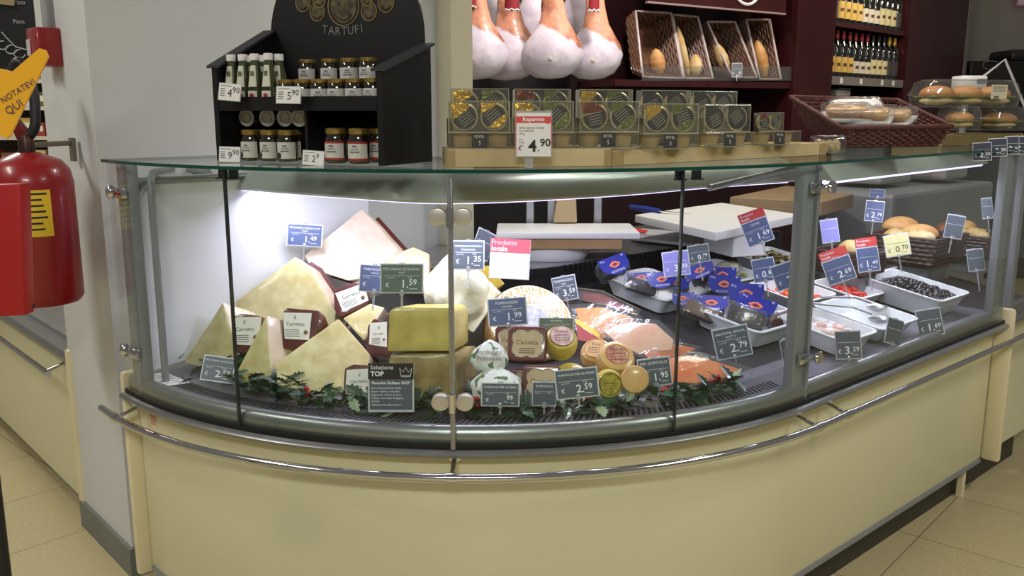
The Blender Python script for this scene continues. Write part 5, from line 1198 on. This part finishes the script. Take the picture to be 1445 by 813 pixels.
BONE = mat('bone_end', (196, 184, 176), .5); REDN = mat('red_cap_cloth', (150, 34, 48), .5, var=.3)
def ham(px, ybot, wpx, Y, label, zb=.22, vx=.0, back=False, roll=0, hz=.62, yaw=0):
    q = D(px, ybot, Y); R0 = sz(wpx, Y)/2
    t = thing('hanging_ham', label, 'ham', q, (0, R_(roll), R_(yaw)), 'cured hams hanging in a row')
    bm2 = bmesh.new(); prof = [(0, 0), (.45, .012), (.78, .05), (.95, .11), (1.0, .18), (.88, .25), (.66, .32), (.44, .40), (.34, .50), (.30, .66), (.30, .80), (.26, 1.0), (0, 1.01)]
    b = B(); b.lathe([(r_*R0, z*hz) for r_, z in prof], 32, Matrix.Identity(4), sy=.62)
    for v in b.bm.verts: v.co.x += .018*math.sin(v.co.z*7); v.co.y += -.02*math.sin(v.co.z*6)
    ob = b.build('leg_meat', ham_mat('ham_skin_%d' % len(MATS), zb, vx, back), t, smooth=170)
    if not back: B().ball((.0, -R0*.60, .085), (.017, .012, .017), 12, 8).build('bone_end', BONE, t, smooth=170)
    B().tube([(0, 0, hz*.98), (0, 0, hz+.35)], .004, 6).build('hanging_cord', mat('cord', (190, 176, 140), .7), t)
    return t
HY = 4.15
ham(668, 113, 92, HY-.09, 'leftmost front ham partly hidden by the cream jamb', .25, .01)
ham(714, 114, 92, HY+.10, 'second front ham from the left with dark brown shank', .25, -.02)
ham(775, 112, 86, HY-.09, 'third front ham with orange shank and pale fat face', .25, -.03)
ham(834, 113, 78, HY+.10, 'rightmost front ham at the end of the row', .25, -.03)
ham(692, 60, 62, HY+.34, 'leftmost back ham showing its pale cut face', back=True)
ham(747, 64, 50, HY+.34, 'middle back ham showing its pale cut face', back=True)
ham(814, 55, 56, HY+.34, 'rightmost back ham showing its pale cut face', back=True)
for i, (x, y, w) in enumerate(((657, 10, 26), (722, 14, 18), (779, 16, 28), (838, 15, 14))):
    q = D(x, y, HY-.14+.02*i); t = thing('hanging_wrapper', '%s red ham wrapper with white edge hanging above the hams' % ('leftmost', 'second', 'third', 'rightmost')[i], 'wrapper', q, group='red ham wrappers')
    W_ = sz(w, HY); B().lathe([(W_*.5, 0), (W_*.52, .02), (W_*.45, .12), (W_*.25, .2)], 16, sy=.5, cap=False).build('wrapper_body', REDN, t, smooth=170)
    B().tube([(W_*.51*math.cos(2*math.pi*k/20), W_*.255*math.sin(2*math.pi*k/20), .004*math.sin(k*2.2)) for k in range(20)], .0035, 6, closed=True).build('white_edge', WHITE, t, smooth=60)
rl = thing('ham_rail', 'steel rail holding the hams above the picture', 'rail', (.3, HY+.1, 2.75)); B().tube([(-.7, 0, 0), (.7, 0, 0)], .012, 8).build('bar', STEEL, rl)
# ------------------------------------------------------------------ bread wall
BU = Vector((math.cos(R_(26)), math.sin(R_(26)), 0)); BN = Vector((-BU.y, BU.x, 0))
b0 = D(868, 116, 4.55); 
def bwp(px, py, off=0): return onplane(px, py, b0+BN*off, BN)
bs = thing('bread_shelf', 'burgundy bread shelf with back panel behind the hams and boxes', 'shelf', (b0.x, b0.y, 0)); bo = Vector(bs.location)
pA, pB = bwp(868, 117), bwp(1116, 117); zsf = (bwp(980, 114)).z
Ls = (pB-pA).length
def bbox(u0, u1, v0, v1, z0, z1, name, m, par=bs):
    a = Vector((b0.x, b0.y, 0)); pts = [a+BU*u0+BN*v0, a+BU*u1+BN*v0, a+BU*u1+BN*v1, a+BU*u0+BN*v1]
    return B().prism([p+ZU*z0 for p in pts], (0, 0, z1-z0)).build(name, m, par, origin=bo)
bbox(0, Ls*.5, 0, .36, zsf-.032, zsf, 'shelf_board', MAROON); bbox(Ls*.5+.004, Ls, 0, .36, zsf-.032, zsf, 'shelf_board', MAROON)
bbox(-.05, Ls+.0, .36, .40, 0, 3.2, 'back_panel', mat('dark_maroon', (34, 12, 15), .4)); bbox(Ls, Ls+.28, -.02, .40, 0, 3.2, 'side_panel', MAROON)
g_ = B().prism([bwp(905, 114)-BN*.004, bwp(1116, 114)-BN*.004, bwp(1116, 94)-BN*.004, bwp(905, 94)-BN*.004], BN*.003).build('clear_guard', PET, bs, origin=bo)
sg = thing('shop_sign', 'burgundy sign board with white lettering above the bread baskets', 'sign', bwp(1010, 5, -.05)); so = Vector(sg.location)
B().prism([bwp(914, 4, -.06), bwp(1109, 21, -.06), bwp(1109, -90, -.06), bwp(914, -110, -.06)], BN*.02).build('board', MAROON, sg, origin=so)
B().prism([bwp(914, 4, -.062), bwp(1109, 21, -.062), bwp(1109, 18.5, -.062), bwp(914, 1.5, -.062)], BN*.022).build('edge', mat('pale_edge', (150, 130, 130), .4), sg, origin=so)
c_ = bwp(1055, -15, -.066); rr = .078; B().tube([c_+BU*(rr*math.cos(R_(a)))+ZU*(rr*.95*math.sin(R_(a))) for a in range(60, 345, 10)], .008, 6).tube([c_-BU*rr, c_+BU*rr], .008, 6).build('lettering', WHITE, sg, origin=so)
def bbasket(quad_, label, depth=.13):
    tp = [bwp(x, y, .03+(.10 if i >= 2 else 0)) for i, (x, y) in enumerate(quad_)]; c = sum(tp, Vector())/4
    tp = [p+ZU*.012 for p in tp]; c = c+ZU*.012; bt_ = [c+(p-c)*.80+BN*depth for p in tp]
    t = wicker('display_basket', label, tp, bt_, 7, WICKB, 6, .004, 'tilted bread baskets on burgundy shelf', mat('clear_rim', (200, 190, 190), .2)); return t, tp, bt_
Q = [[(907, 112), (964, 114), (947, 22), (897, 19)], [(966, 114), (1006, 114), (985, 27), (949, 24)], [(1033, 112), (1068, 113), (1037, 34), (998, 34)], [(1072, 115), (1102, 115), (1086, 31), (1053, 31)]]
NB = [bbasket(q_, '%s tilted wicker bread basket on the burgundy shelf' % s) for q_, s in zip(Q, ('leftmost', 'second', 'third', 'rightmost'))]
def loaf(px0, py0, px1, py1, rpx, off, label, m, flat=.7):
    a, c = bwp(px0, py0, off), bwp(px1, py1, off); d = (c-a); L = d.length; t = thing('bread_loaf', label, 'bread', (a+c)/2, group='loaves in the tilted baskets'); q = d.to_track_quat('Z', 'Y').to_matrix().to_4x4(); r = sz(rpx, 4.7)
    n = 14; b = B().lathe([(r*math.sin(math.pi*i/n)**.6*(1+.05*math.sin(i*2.1)) if 0 < i < n else 0, -L/2+L*i/n) for i in range(n+1)], 16, q @ Matrix.Diagonal((1, flat, 1, 1))).build('crust', m, t, smooth=170)
    b = B()
    for i in range(3): s_ = (i+1)/4; p_ = Vector((0, 0, -L/2+L*s_)); b.ball(q @ p_-BN*r*flat*.93, (.006, .004, .016), 8, 5)
    b.build('slashes', BFL, t, smooth=170)
loaf(956, 36, 972, 110, 7, .09, 'long baguette leaning in the second basket', BFL); loaf(981, 76, 982, 111, 12, .09, 'short round loaf beside the baguette', BFL); loaf(1010, 60, 1027, 104, 11, .10, 'flat pale loaf in the third basket', BFL)
loaf(1068, 56, 1080, 113, 12, .09, 'big crusty loaf in the rightmost basket', BUNP); loaf(925, 68, 930, 110, 14, .10, 'dim round loaf in the leftmost basket', BUNP)
price_tag(1040, 99, 14, 20, 0, bwp(1040, 99, -.02).y, None, '.25', 'small dark price tag on the burgundy bread shelf', SLATE, stem=.02, group='tag on bread shelf')
# ------------------------------------------------------------------ wine cabinet (stands parallel to the counter's straight side)
WD_ = Vector((math.cos(R_(45)), math.sin(R_(45)), 0)); WNn = Vector((-WD_.y, WD_.x, 0))
w0 = D(1166, 116, 6.0); w0.z = 0
wc = thing('wine_cabinet', 'tall burgundy wine cabinet with two lit shelves at the back right', 'cabinet', w0); wo = Vector(wc.location)
def wpx(px, py, v=0): return onplane(px, py, w0+WNn*v, WNn)
def wu(px): return (wpx(px, 100)-w0).dot(WD_)
def wbox(u0, u1, v0, v1, z0, z1, name, m, par=wc):
    pts = [w0+WD_*u0+WNn*v0, w0+WD_*u1+WNn*v0, w0+WD_*u1+WNn*v1, w0+WD_*u0+WNn*v1]
    return B().prism([p+ZU*z0 for p in pts], (0, 0, z1-z0)).build(name, m, par, origin=wo)
UW = wu(1274); UE = wu(1355); zlo = wpx(1220, 110).z; zhi = wpx(1220, 36).z
wbox(0, UE, .32, .36, 0, 3.2, 'back_panel', DARK); wbox(-.05, 0, -.02, .36, 0, 3.2, 'side_panel', mat('grey_side_edge', (122, 118, 118), .5)); wbox(-.62, -.05, -.01, .03, 0, 3.2, 'side_panel', MAROON)
wbox(UW, UE, -.02, .32, 0, 3.2, 'front_panel', MAROON); wbox(UE, UE+.06, -.025, .36, 0, 3.2, 'edge_strip', mat('grey_strip', (120, 116, 116), .5))
wbox(0, UW, 0, .32, zlo-.03, zlo, 'shelf', MAROON); wbox(0, UW, 0, .32, zhi-.03, zhi, 'shelf', MAROON)
rl = wbox(0, UW, -.01, 0, zlo-.055, zlo, 'price_rail', mat('grey_rail', (120, 114, 112), .5))
for i, x in enumerate((1186, 1214, 1244, 1260)):
    q = w0+WD_*wu(x); B().box((q.x, q.y, zlo-.027)-WNn*0 if False else Vector((q.x, q.y, zlo-.027))-WNn*.011, (.04, .002, .036), RZ(R_(45))).build('ticket', PAPER, rl, origin=wo)
WG = mat('dark_wine_glass', (14, 16, 14), .08, coat=1)
CAPS = {'red': mat('red_capsule', (120, 24, 34), .4), 'black': mat('black_capsule', (24, 24, 30), .4), 'gold': mat('gold_capsule', (196, 158, 64), .35, .4)}
LABS = {'yellow': mat('yellow_wine_label', (206, 172, 92), .6), 'white': mat('white_wine_label', (204, 196, 180), .6), 'dark': mat('dark_wine_label', (60, 62, 68), .6), 'ivory': mat('ivory_wine_label', (204, 194, 150), .6)}
PROT = {}
def wine(i, n, row, cap, lab, lh, label):
    q = w0+WD_*(.045+(UW-.09)*i/(n-1))+WNn*.06; q.z = (zlo if row else zhi)+.001; k = (cap, lab, lh)
    if k not in PROT:
        t = thing('wine_bottle', label, 'bottle', q, (0, 0, R_(22)), group='wine bottles in the cabinet')
        B().lathe([(0, 0), (.0345, 0), (.036, .004), (.036, .185), (.030, .212), (.016, .232), (.014, .29), (0, .29)], 18).build('glass_body', WG, t, smooth=50)
        B().lathe([(0, .24), (.0155, .24), (.0150, .302), (0, .302)], 14).build('capsule', CAPS[cap], t, smooth=40)
        lo = B().lathe([(.0368, .03), (.0368, .03+lh)], 14, a0=R_(205), a1=R_(335), cap=False).build('paper_label', LABS[lab], t, smooth=170)
        B().box((0, -.0375, .03+lh*.5), (.026, .0006, .02)).build('printed_mark', mat('brown_ink', (86, 60, 44), .6), lo); PROT[k] = t
    else: t = dup(PROT[k], q, None, label)
lowrow = [('red', 'dark', .11)]+[('red', 'yellow', .10)]*4+[('red', 'white', .08)]*3+[('black', 'ivory', .10)]*3+[('gold', 'dark', .1)]*2
upr = [('black', 'dark', .11)]*2+[('black', 'yellow', .11)]*4+[('black', 'white', .09)]*3+[('gold', 'ivory', .11)]*3+[('black', 'dark', .1)]
for i, (c_, l_, h_) in enumerate(lowrow): wine(i, 13, 1, c_, l_, h_, '%s wine bottle from the left on the lower cabinet shelf, %s label' % (ORD[i], l_))
for i, (c_, l_, h_) in enumerate(upr): wine(i, 13, 0, c_, l_, h_, '%s wine bottle from the left on the upper cabinet shelf, %s label' % (ORD[i], l_))
zt_ = wpx(1190, 137).z; wbox(0, UW, 0, .32, zt_-.03, zt_-.002, 'shelf', MAROON)
q = wpx(1185, 137, .06); q.z = zt_; t = thing('foil_tray', 'pale foil tray standing below the wine bottles', 'tray', q, (0, 0, R_(45))); B().box((0, .05, .026), (.22, .16, .05), None, .015).build('tray_body', mat('foil', (200, 198, 194), .35, .5, bump=.4, bscale=20), t, smooth=40); B().box((.02, .05, .0575), (.2, .15, .012), None, .004).build('lid', PET, t)
# ------------------------------------------------------------------ far right
t = thing('label_printer', 'small white scale printer head behind the sandwich packs', 'printer', D(1367, 120, 4.1)); 
B().box((0, 0, .012), (.115, .10, .055), None, .008).build('housing', WHITE, t, smooth=40); B().box((.03, -.052, .015), (.04, .003, .02)).build('display', mat('grey_display', (120, 124, 130), .3), t); B().tube([(0, .02, -.02), (0, .02, -.22)], .014, 8).build('stalk', GREYP, t)
t = thing('glass_screen', 'slanted glass side screen with pale edge at far right', 'glass screen', D(1418, 110, 4.5)); o = Vector(t.location)
pts = [D(1385, 110, 4.5), D(1418, 84, 4.5), D(1450, 160, 4.5), D(1450, 180, 4.5), D(1385, 180, 4.5)]
B().prism(pts, (0, .01, 0)).build('pane', GLASS, t, origin=o); B().tube(pts[:3], .007, 6).build('edge_trim', mat('pale_trim', (190, 186, 190), .3), t, origin=o)
t = thing('dark_counter', 'dark counter unit with an oval outline behind the glass screen', 'counter', (D(1420, 100, 8.2).x+.1, 8.2, 0)); zz = D(1400, 88, 8.2).z
B().box((0, 0, zz/2), (1.1, .5, zz), None, .02).build('body', DARK, t); B().box((.12, .0, zz+.05), (.6, .4, .10), None, .04).build('hood', mat('dark_grey_hood', (42, 40, 44), .5), t)
q = D(1398, 92, 7.94); B().tube([(q.x-t.location.x+.07*math.cos(2*math.pi*k/24), -.262, q.z+.035*math.sin(2*math.pi*k/24)) for k in range(24)], .004, 5, closed=True).build('oval_emblem', mat('grey_emblem', (120, 116, 120), .5), t)
t = thing('wall_poster', 'small pinkish poster high on the far right wall', 'poster', D(1440, 4, 8.8)); B().box((.06, 0, .06), (.2, .01, .18)).build('sheet', mat('pink_poster', (206, 170, 200), .5, col2=(180, 110, 150), vscale=20), t); B().box((.06, -.006, .06), (.17, .004, .15)).build('print', mat('poster_print', (226, 214, 226), .5), t)
# neighbouring counter to the right
nb = thing('neighbour_counter', 'dark cream deli counter continuing past the right end of the glass case', 'display counter', cpt(2.3, .3, 0)); no = Vector(nb.location)
fn = frames(2.045, 2.4, 4)
def npart(b, name, m): return b.build(name, m, nb, origin=no)
npart(B().sweep([(.035, .69), (.035, .16), (.06, .14), (.06, .69)], fn), 'base_panel', CREAM); npart(B().sweep([(.10, 0), (.10, .15), (.13, .15), (.13, 0)], fn), 'kick_plate', mat('dark_kick', (52, 48, 44), .5))
npart(B().sweep([(-.012, .70), (-.012, .69), (.04, .69), (.04, .75), (.012, .75), (.008, .71)], fn), 'bumper_strip', GREYM); npart(B().sweep([(.05, .70), (.5, .76), (.5, .75), (.05, .69)], fn), 'deck', mat('dark_deck', (60, 56, 66), .4))
npart(B().sweep([(0, .75), (0, 1.343), (.008, 1.343), (.008, .75)], fn), 'glass_pane', GLASS); npart(B().sweep([(-.012, 1.344), (-.012, 1.352), (.56, 1.352), (.56, 1.344)], fn), 'glass_shelf', MATS['shelf_glass'])
npart(B().box(cpt(2.06, .03, 1.03), (.04, .04, .63), RZ(A1), .004), 'post', GREYP); npart(B().sweep([(.0, .72), (.0, .70), (-.0, .70)], frames(2.05, 2.06, 1)), 'end_seal', BLACK)
# ------------------------------------------------------------------ left of the column
LN_ = Vector((-.744, -.668, 0))
lc = thing('side_counter', 'cream counter with chrome rail behind the fire extinguisher at left', 'display counter', LE); lo_ = Vector(lc.location)
def lp(s_, v, z): return LE+LD*s_+LN_*(-v)+ZU*z
def lprism(prof, s0, s1, name, m, par=None, bevel=0):
    pts = [lp(s0, v, z) for v, z in prof]; b = B().prism(pts, LD*(s1-s0), 1, bevel); return b.build(name, m, par or lc, origin=lo_)
lprism([(.02, .07), (.02, .60), (.05, .60), (.05, .07)], .015, 3, 'base_panel', CREAM); lprism([(.07, 0), (.07, .07), (.10, .07), (.10, 0)], .015, 3, 'kick_plate', mat('dark_kick', (52, 48, 44), .5))
lprism([(.0, .60), (-.008, .62), (.0, .64), (.06, .64), (.06, .60)], .0, 3, 'bumper_strip', GREYM); lprism([(.06, .64), (.06, .655), (.8, .72), (.8, .70)], .0, 3, 'deck', STEEL)
lprism([(-.01, .05), (-.01, .66), (.05, .66), (.05, .05)], -.03, .015, 'end_trim', CREAMT, bevel=.01)
rl_ = B().tube([lp(.10, -.045, .555), lp(3, -.045, .555)], .011, 12).build('bumper_rail', CHROME, lc, smooth=60, origin=lo_)
B().tube([lp(.14, -.045, .555), lp(.14, .02, .575)], .007, 8).build('rail_bracket', CHROME, rl_, smooth=60, origin=lo_)
# fire extinguisher
q = D(60, 425, 2.58); fe = thing('fire_extinguisher', 'large red fire extinguisher hanging on the white column', 'fire extinguisher', (q.x, q.y, q.z))
RED = mat('red_enamel', (138, 20, 24), .3, coat=.3); RR = .114; HH = D(60, 215, 2.58).z-q.z
fb_ = B().lathe([(0, .0), (RR*.9, 0), (RR, .015), (RR, HH-.085), (RR*.94, HH-.05), (RR*.75, HH-.022), (RR*.35, HH-.004), (.03, HH), (0, HH)], 40).build('cylinder', RED, fe, smooth=50)
B().lathe([(0, HH-.005), (.022, HH-.005), (.022, HH+.03), (.016, HH+.05), (0, HH+.05)], 16).build('valve', mat('dark_metal', (70, 50, 44), .35, .7), fe, smooth=40)
B().prism([Vector((-.02, -.012, HH+.035)), Vector((.02, -.012, HH+.03)), Vector((.01, -.012, HH+.06)), Vector((-.035, -.012, HH+.12)), Vector((-.05, -.012, HH+.115))], (0, .024, 0), 1, .004).build('lever', mat('dark_red_lever', (96, 18, 20), .35), fe, smooth=40)
B().tube(bend([(0, 0, HH+.04), (.03, 0, HH+.05), (.028, .02, HH+.17), (-.01, .03, HH+.27), (-.05, .03, HH+.2)], .04), .014, 10).build('hose', BLACK, fe, smooth=60)
lb = B().lathe([(RR*1.008, HH*.47), (RR*1.008, HH*.77)], 18, a0=R_(268), a1=R_(322), cap=False).build('instruction_label', mat('yellow_label', (226, 190, 48), .5), fb_, smooth=170); b = B()
for i in range(7):
    a0_ = R_(272); a1_ = R_(317-(7*i) % 9); b.lathe([(RR*1.014, HH*(.74-.038*i)), (RR*1.014, HH*(.752-.038*i))], 10, a0=a0_, a1=a1_, cap=False)
b.build('lettering', INK, lb)
br_ = K+LD*.16; B().box(Vector((br_.x-q.x, br_.y-q.y, HH+.0))+LN_*.02, (.012, .03, .07), RZ(math.atan2(LD.y, LD.x)-math.pi/2)).tube([Vector((br_.x-q.x, br_.y-q.y, HH+.02))+LN_*.02, (0, 0, HH+.02)], .008, 8).build('wall_bracket', mat('olive_metal', (128, 122, 104), .4, .6), fe)
# alarm box and conduit on the column
a_ = onplane(80, 68, LE-LD*.16, LN_); ab = thing('alarm_box', 'red alarm call box with grey conduit on the white column', 'alarm box', a_, (0, 0, math.atan2(-LD.y, -LD.x)))
B().box((0, -.035, 0), (.115, .07, .115), None, .006).build('housing', RED, ab, smooth=40); B().box((-.03, -.072, 0), (.035, .004, .05), None, .002).build('glass_window', mat('pale_window', (200, 190, 190), .2), ab); B().tube([(0, -.02, .05), (-.012, -.02, .8)], .015, 10).build('conduit', mat('grey_conduit', (150, 150, 152), .5), ab, smooth=60)
# ticket stand with yellow sign
YS = 1.72
ts = thing('queue_ticket_stand', 'red ticket dispenser on a black pole with yellow NOTATEVI QUI sign', 'ticket stand', (D(-20, 700, YS).x, YS, 0)); to = Vector(ts.location)
B().tube([(to.x, YS+.03, .02), (to.x, YS+.03, 1.42)], .014, 12).build('pole', BLACK, ts, smooth=60, origin=to); B().lathe([(0, 0), (.15, 0), (.15, .015), (.02, .03), (0, .03)], 28, Matrix.Translation((to.x, YS+.03, 0))).build('base', BLACK, ts, smooth=40, origin=to)
pts = [D(x, y, YS) for x, y in ((-44, 262), (28, 259), (34, 446), (-44, 449))]
B().prism(pts, Vector((.004, .035, 0)), 1, .006).build('dispenser_box', mat('red_plastic', (158, 24, 26), .45), ts, smooth=30, origin=to)
t_ = D(32, 436, YS); B().ball(t_+Vector((.004, .03, 0)), .0045, 8, 6).build('rivet', INK, ts, origin=to)
pts = [D(x, y, YS-.01) for x, y in ((55, 68), (64, 71), (68, 80), (14, 192), (9, 196), (-2, 190), (-60, 140), (-62, 120), (-10, 98), (2, 97), (17, 101))]
ys = B().prism(pts, (0, .006, 0), 1, .001).build('yellow_sign', mat('yellow_plastic', (232, 172, 40), .4), ts, origin=to)
xd = (D(52, 106, YS)-D(0, 138, YS)).normalized(); yd = Vector((-xd.z, 0, xd.x)); b = B()
b.text('NOTATEVI', D(22, 124, YS-.0125)-yd*.012, xd, yd, size=.024, maxw=.074).text('QUI', D(17, 148, YS-.0125)-yd*.012, xd, yd, size=.021)
b.build('lettering', mat('navy_print', (62, 48, 84), .6), ys, origin=to)
# black board and grocery shelf far left
YP = 4.6
pb = thing('menu_sign', 'black wall board with faint white drawings at top left', 'board', D(25, 50, YP)); po_ = Vector(pb.location)
bd = B().prism([D(x, y, YP) for x, y in ((-40, 118), (62, 95), (58, -40), (-40, -40))], (0, .03, 0)).build('board', BLACKB, pb, origin=po_)
b = B()
for x, y, n_ in ((28, 6, 'Pizza'), (27, 33, 'Pasta'), (46, 48, 'Pane')): b.text(n_, D(x, y, YP-.004), (1, 0, 0), (0, 0, 1), size=.028)
for k in range(3): b.tube([D(4+12*k+8*math.cos(R_(a)), 64+6*k+6*math.sin(R_(a)), YP-.004) for a in range(0, 300, 20)], .003, 5)
b.tube([D(x, y, YP-.004) for x, y in ((2, 45), (12, 56), (22, 66), (36, 70), (50, 68))], .003, 5); b.build('chalk_drawing', mat('chalk', (170, 170, 172), .7), bd, origin=po_)
B().prism([D(x, y, YP-.01) for x, y in ((-40, 2), (20, 8), (20, -10), (-40, -10))], (0, .02, 0)).build('pale_edge', mat('tan_edge', (150, 130, 96), .6), pb, origin=po_)
YG = 6.2
gs = thing('grocery_shelf', 'white grocery shelf unit with packages far behind the column', 'shelf', (D(20, 200, YG).x, YG, 0)); go_ = Vector(gs.location)
x0, x1 = D(-120, 200, YG).x, D(78, 200, YG).x
for z in (.4, .85, 1.08, 1.30, 1.5, 1.68): B().box(((x0+x1)/2-go_.x, .2, z), (x1-x0, .4, .025)).build('shelf_board', mat('pale_shelf', (196, 188, 170), .5), gs)
B().box(((x0+x1)/2-go_.x, .42, .95), (x1-x0, .03, 1.9)).build('back_panel', mat('shelf_back', (120, 104, 86), .6), gs); B().box((x1-go_.x, .2, .95), (.03, .42, 1.9)).build('side_panel', WHITE, gs)
rnd = random.Random(11); cols = [(150, 60, 50), (214, 190, 140), (96, 104, 60), (200, 196, 190), (176, 120, 60), (90, 100, 150), (210, 180, 90), (120, 80, 60)]
for r_, z in enumerate((1.0925+.0005, 1.3130, 1.5130, .863)):
    x = x0+.06; i = 0
    while x < x1-.07:
        w = rnd.uniform(.07, .12); h_ = rnd.uniform(.09, .13); c = rnd.choice(cols)
        t = thing('food_package', '%s package from the left on the %s grocery shelf' % (ORD[min(i, 15)], ('third', 'second', 'top', 'lowest')[r_]), 'package', (x+w/2, YG+.06, z), group='packages on the far grocery shelf')
        B().box((0, .05, h_/2), (w*.92, .1, h_), None, .006).build('carton', mat('pack_%d_%d_%d' % c, c, .45), t); B().box((0, -.001, h_*.55), (w*.6, .003, h_*.4)).build('front_label', mat('pack_label', (222, 214, 196), .5), t)
        x += w+.008; i += 1
# ------------------------------------------------------------------ light
def area(name, loc, size, power, col=(255, 250, 238), target=None, sy=None, spread=None):
    l = bpy.data.lights.new(name, 'AREA'); l.energy = power; l.color = lin(col); l.size = size
    if sy: l.shape = 'RECTANGLE'; l.size_y = sy
    if spread: l.spread = spread
    o = bpy.data.objects.new(name, l); COL.objects.link(o); o.location = loc
    d = (Vector(target)-Vector(loc)) if target else Vector((0, 0, -1))
    o.rotation_euler = d.to_track_quat('-Z', 'Y').to_euler(); return o
area('ceiling_lamp_front', (-.2, -1.3, 2.9), 1.2, 78, (255, 252, 243), sy=.35)
area('ceiling_lamp_right', (2.6, 1.0, 3.1), .35, 46, (255, 252, 242), sy=1.6)
area('ceiling_lamp_left', (-2.6, 1.2, 3.1), .35, 36, (255, 252, 242), sy=1.6)
area('ceiling_lamp_far_left', (-3.2, 4.6, 3.1), .4, 40, (255, 252, 242), sy=1.6)
area('ceiling_lamp_service', (1.2, 3.6, 3.1), 1.0, 12, (255, 252, 242), sy=.3)
area('ham_fill', (.55, 3.4, 2.75), .15, 19, (255, 238, 232), target=(.4, 4.2, 1.85))  # unseen fill light, added to brighten the hams
area('bread_fill', (1.7, 4.2, 2.7), .15, 4.5, (255, 226, 190), target=(1.45, 4.9, 1.75))  # added fill with no visible fixture, lifts the bread baskets
area('wine_fill', (2.7, 5.7, 2.6), .2, 9, (255, 240, 215), target=(2.6, 6.5, 1.9))  # added fill with no visible fixture, brightens the bottle labels
# cool strip lamp under the hood
for i in range(5, len(hood_pts)-8, 6):
    q, q2 = hood_pts[i], hood_pts[min(i+5, len(hood_pts)-1)]; m_ = (q+q2)/2; t_ = (q2-q).normalized(); n_ = Vector((-t_.y, t_.x, 0))
    l = area('case_strip_lamp', m_+n_*.04+Vector((0, 0, -.006)),   .03, 1.4, (232, 228, 255)); l.data.shape = 'RECTANGLE'; l.data.size_y = (q2-q).length
    l.rotation_euler = (-ZU*.9+n_*.35).to_track_quat('-Z', 'Y').to_euler(); l.data.size = (q2-q).length; l.data.size_y = .03
    rz = Matrix((( t_.x, n_.x, 0), (t_.y, n_.y, 0), (0, 0, 1))); l.rotation_euler = (rz @ Matrix.Rotation(R_(18), 3, 'X')).to_euler()
lm_ = (lb0+lb1)/2+ln_*.02-ZU*.014; area('right_case_lamp', lm_, (lb1-lb0).length, 5, (228, 226, 255), sy=.03).rotation_euler = (0, 0, math.atan2(ld_.y, ld_.x))
# nothing may sink into the deck: settle every loose item inside the case on its surface
bpy.context.view_layer.update()
for o in list(COL.objects):
    r = o
    while r.parent: r = r.parent
    if o.type != 'MESH' or r.get('kind') == 'structure' or r == case or o.data.users > 1: continue
    if r.name.split('.')[0] in ('serving_tray', 'fish_pack', 'side_counter', 'neighbour_counter', 'queue_ticket_stand', 'fire_extinguisher', 'weighing_scale', 'rear_rack', 'price_tag', 'product_sign', 'paper_slip'): continue
    mw = o.matrix_world; inv = mw.inverted()
    for v in o.data.vertices:
        p = mw @ v.co; d = dist_in(p)
        if .045 < d < .945 and .6 < p.z < deckz_d(d)+.003: p.z = deckz_d(d)+.003; v.co = inv @ p
w = bpy.data.worlds.new('world'); SC.world = w; w.use_nodes = True
w.node_tree.nodes['Background'].inputs['Color'].default_value = (*lin((205, 200, 190)), 1); w.node_tree.nodes['Background'].inputs['Strength'].default_value = .22
SC.view_settings.view_transform = 'Standard'; SC.view_settings.look = 'None'; SC.view_settings.gamma = 1; SC.view_settings.exposure = .35
SC.view_settings.use_curve_mapping = False
SC.cycles.transparent_max_bounces = 40; SC.cycles.max_bounces = 8; SC.cycles.caustics_reflective = False; SC.cycles.caustics_refractive = False
SC.cycles.sample_clamp_indirect = 3.0
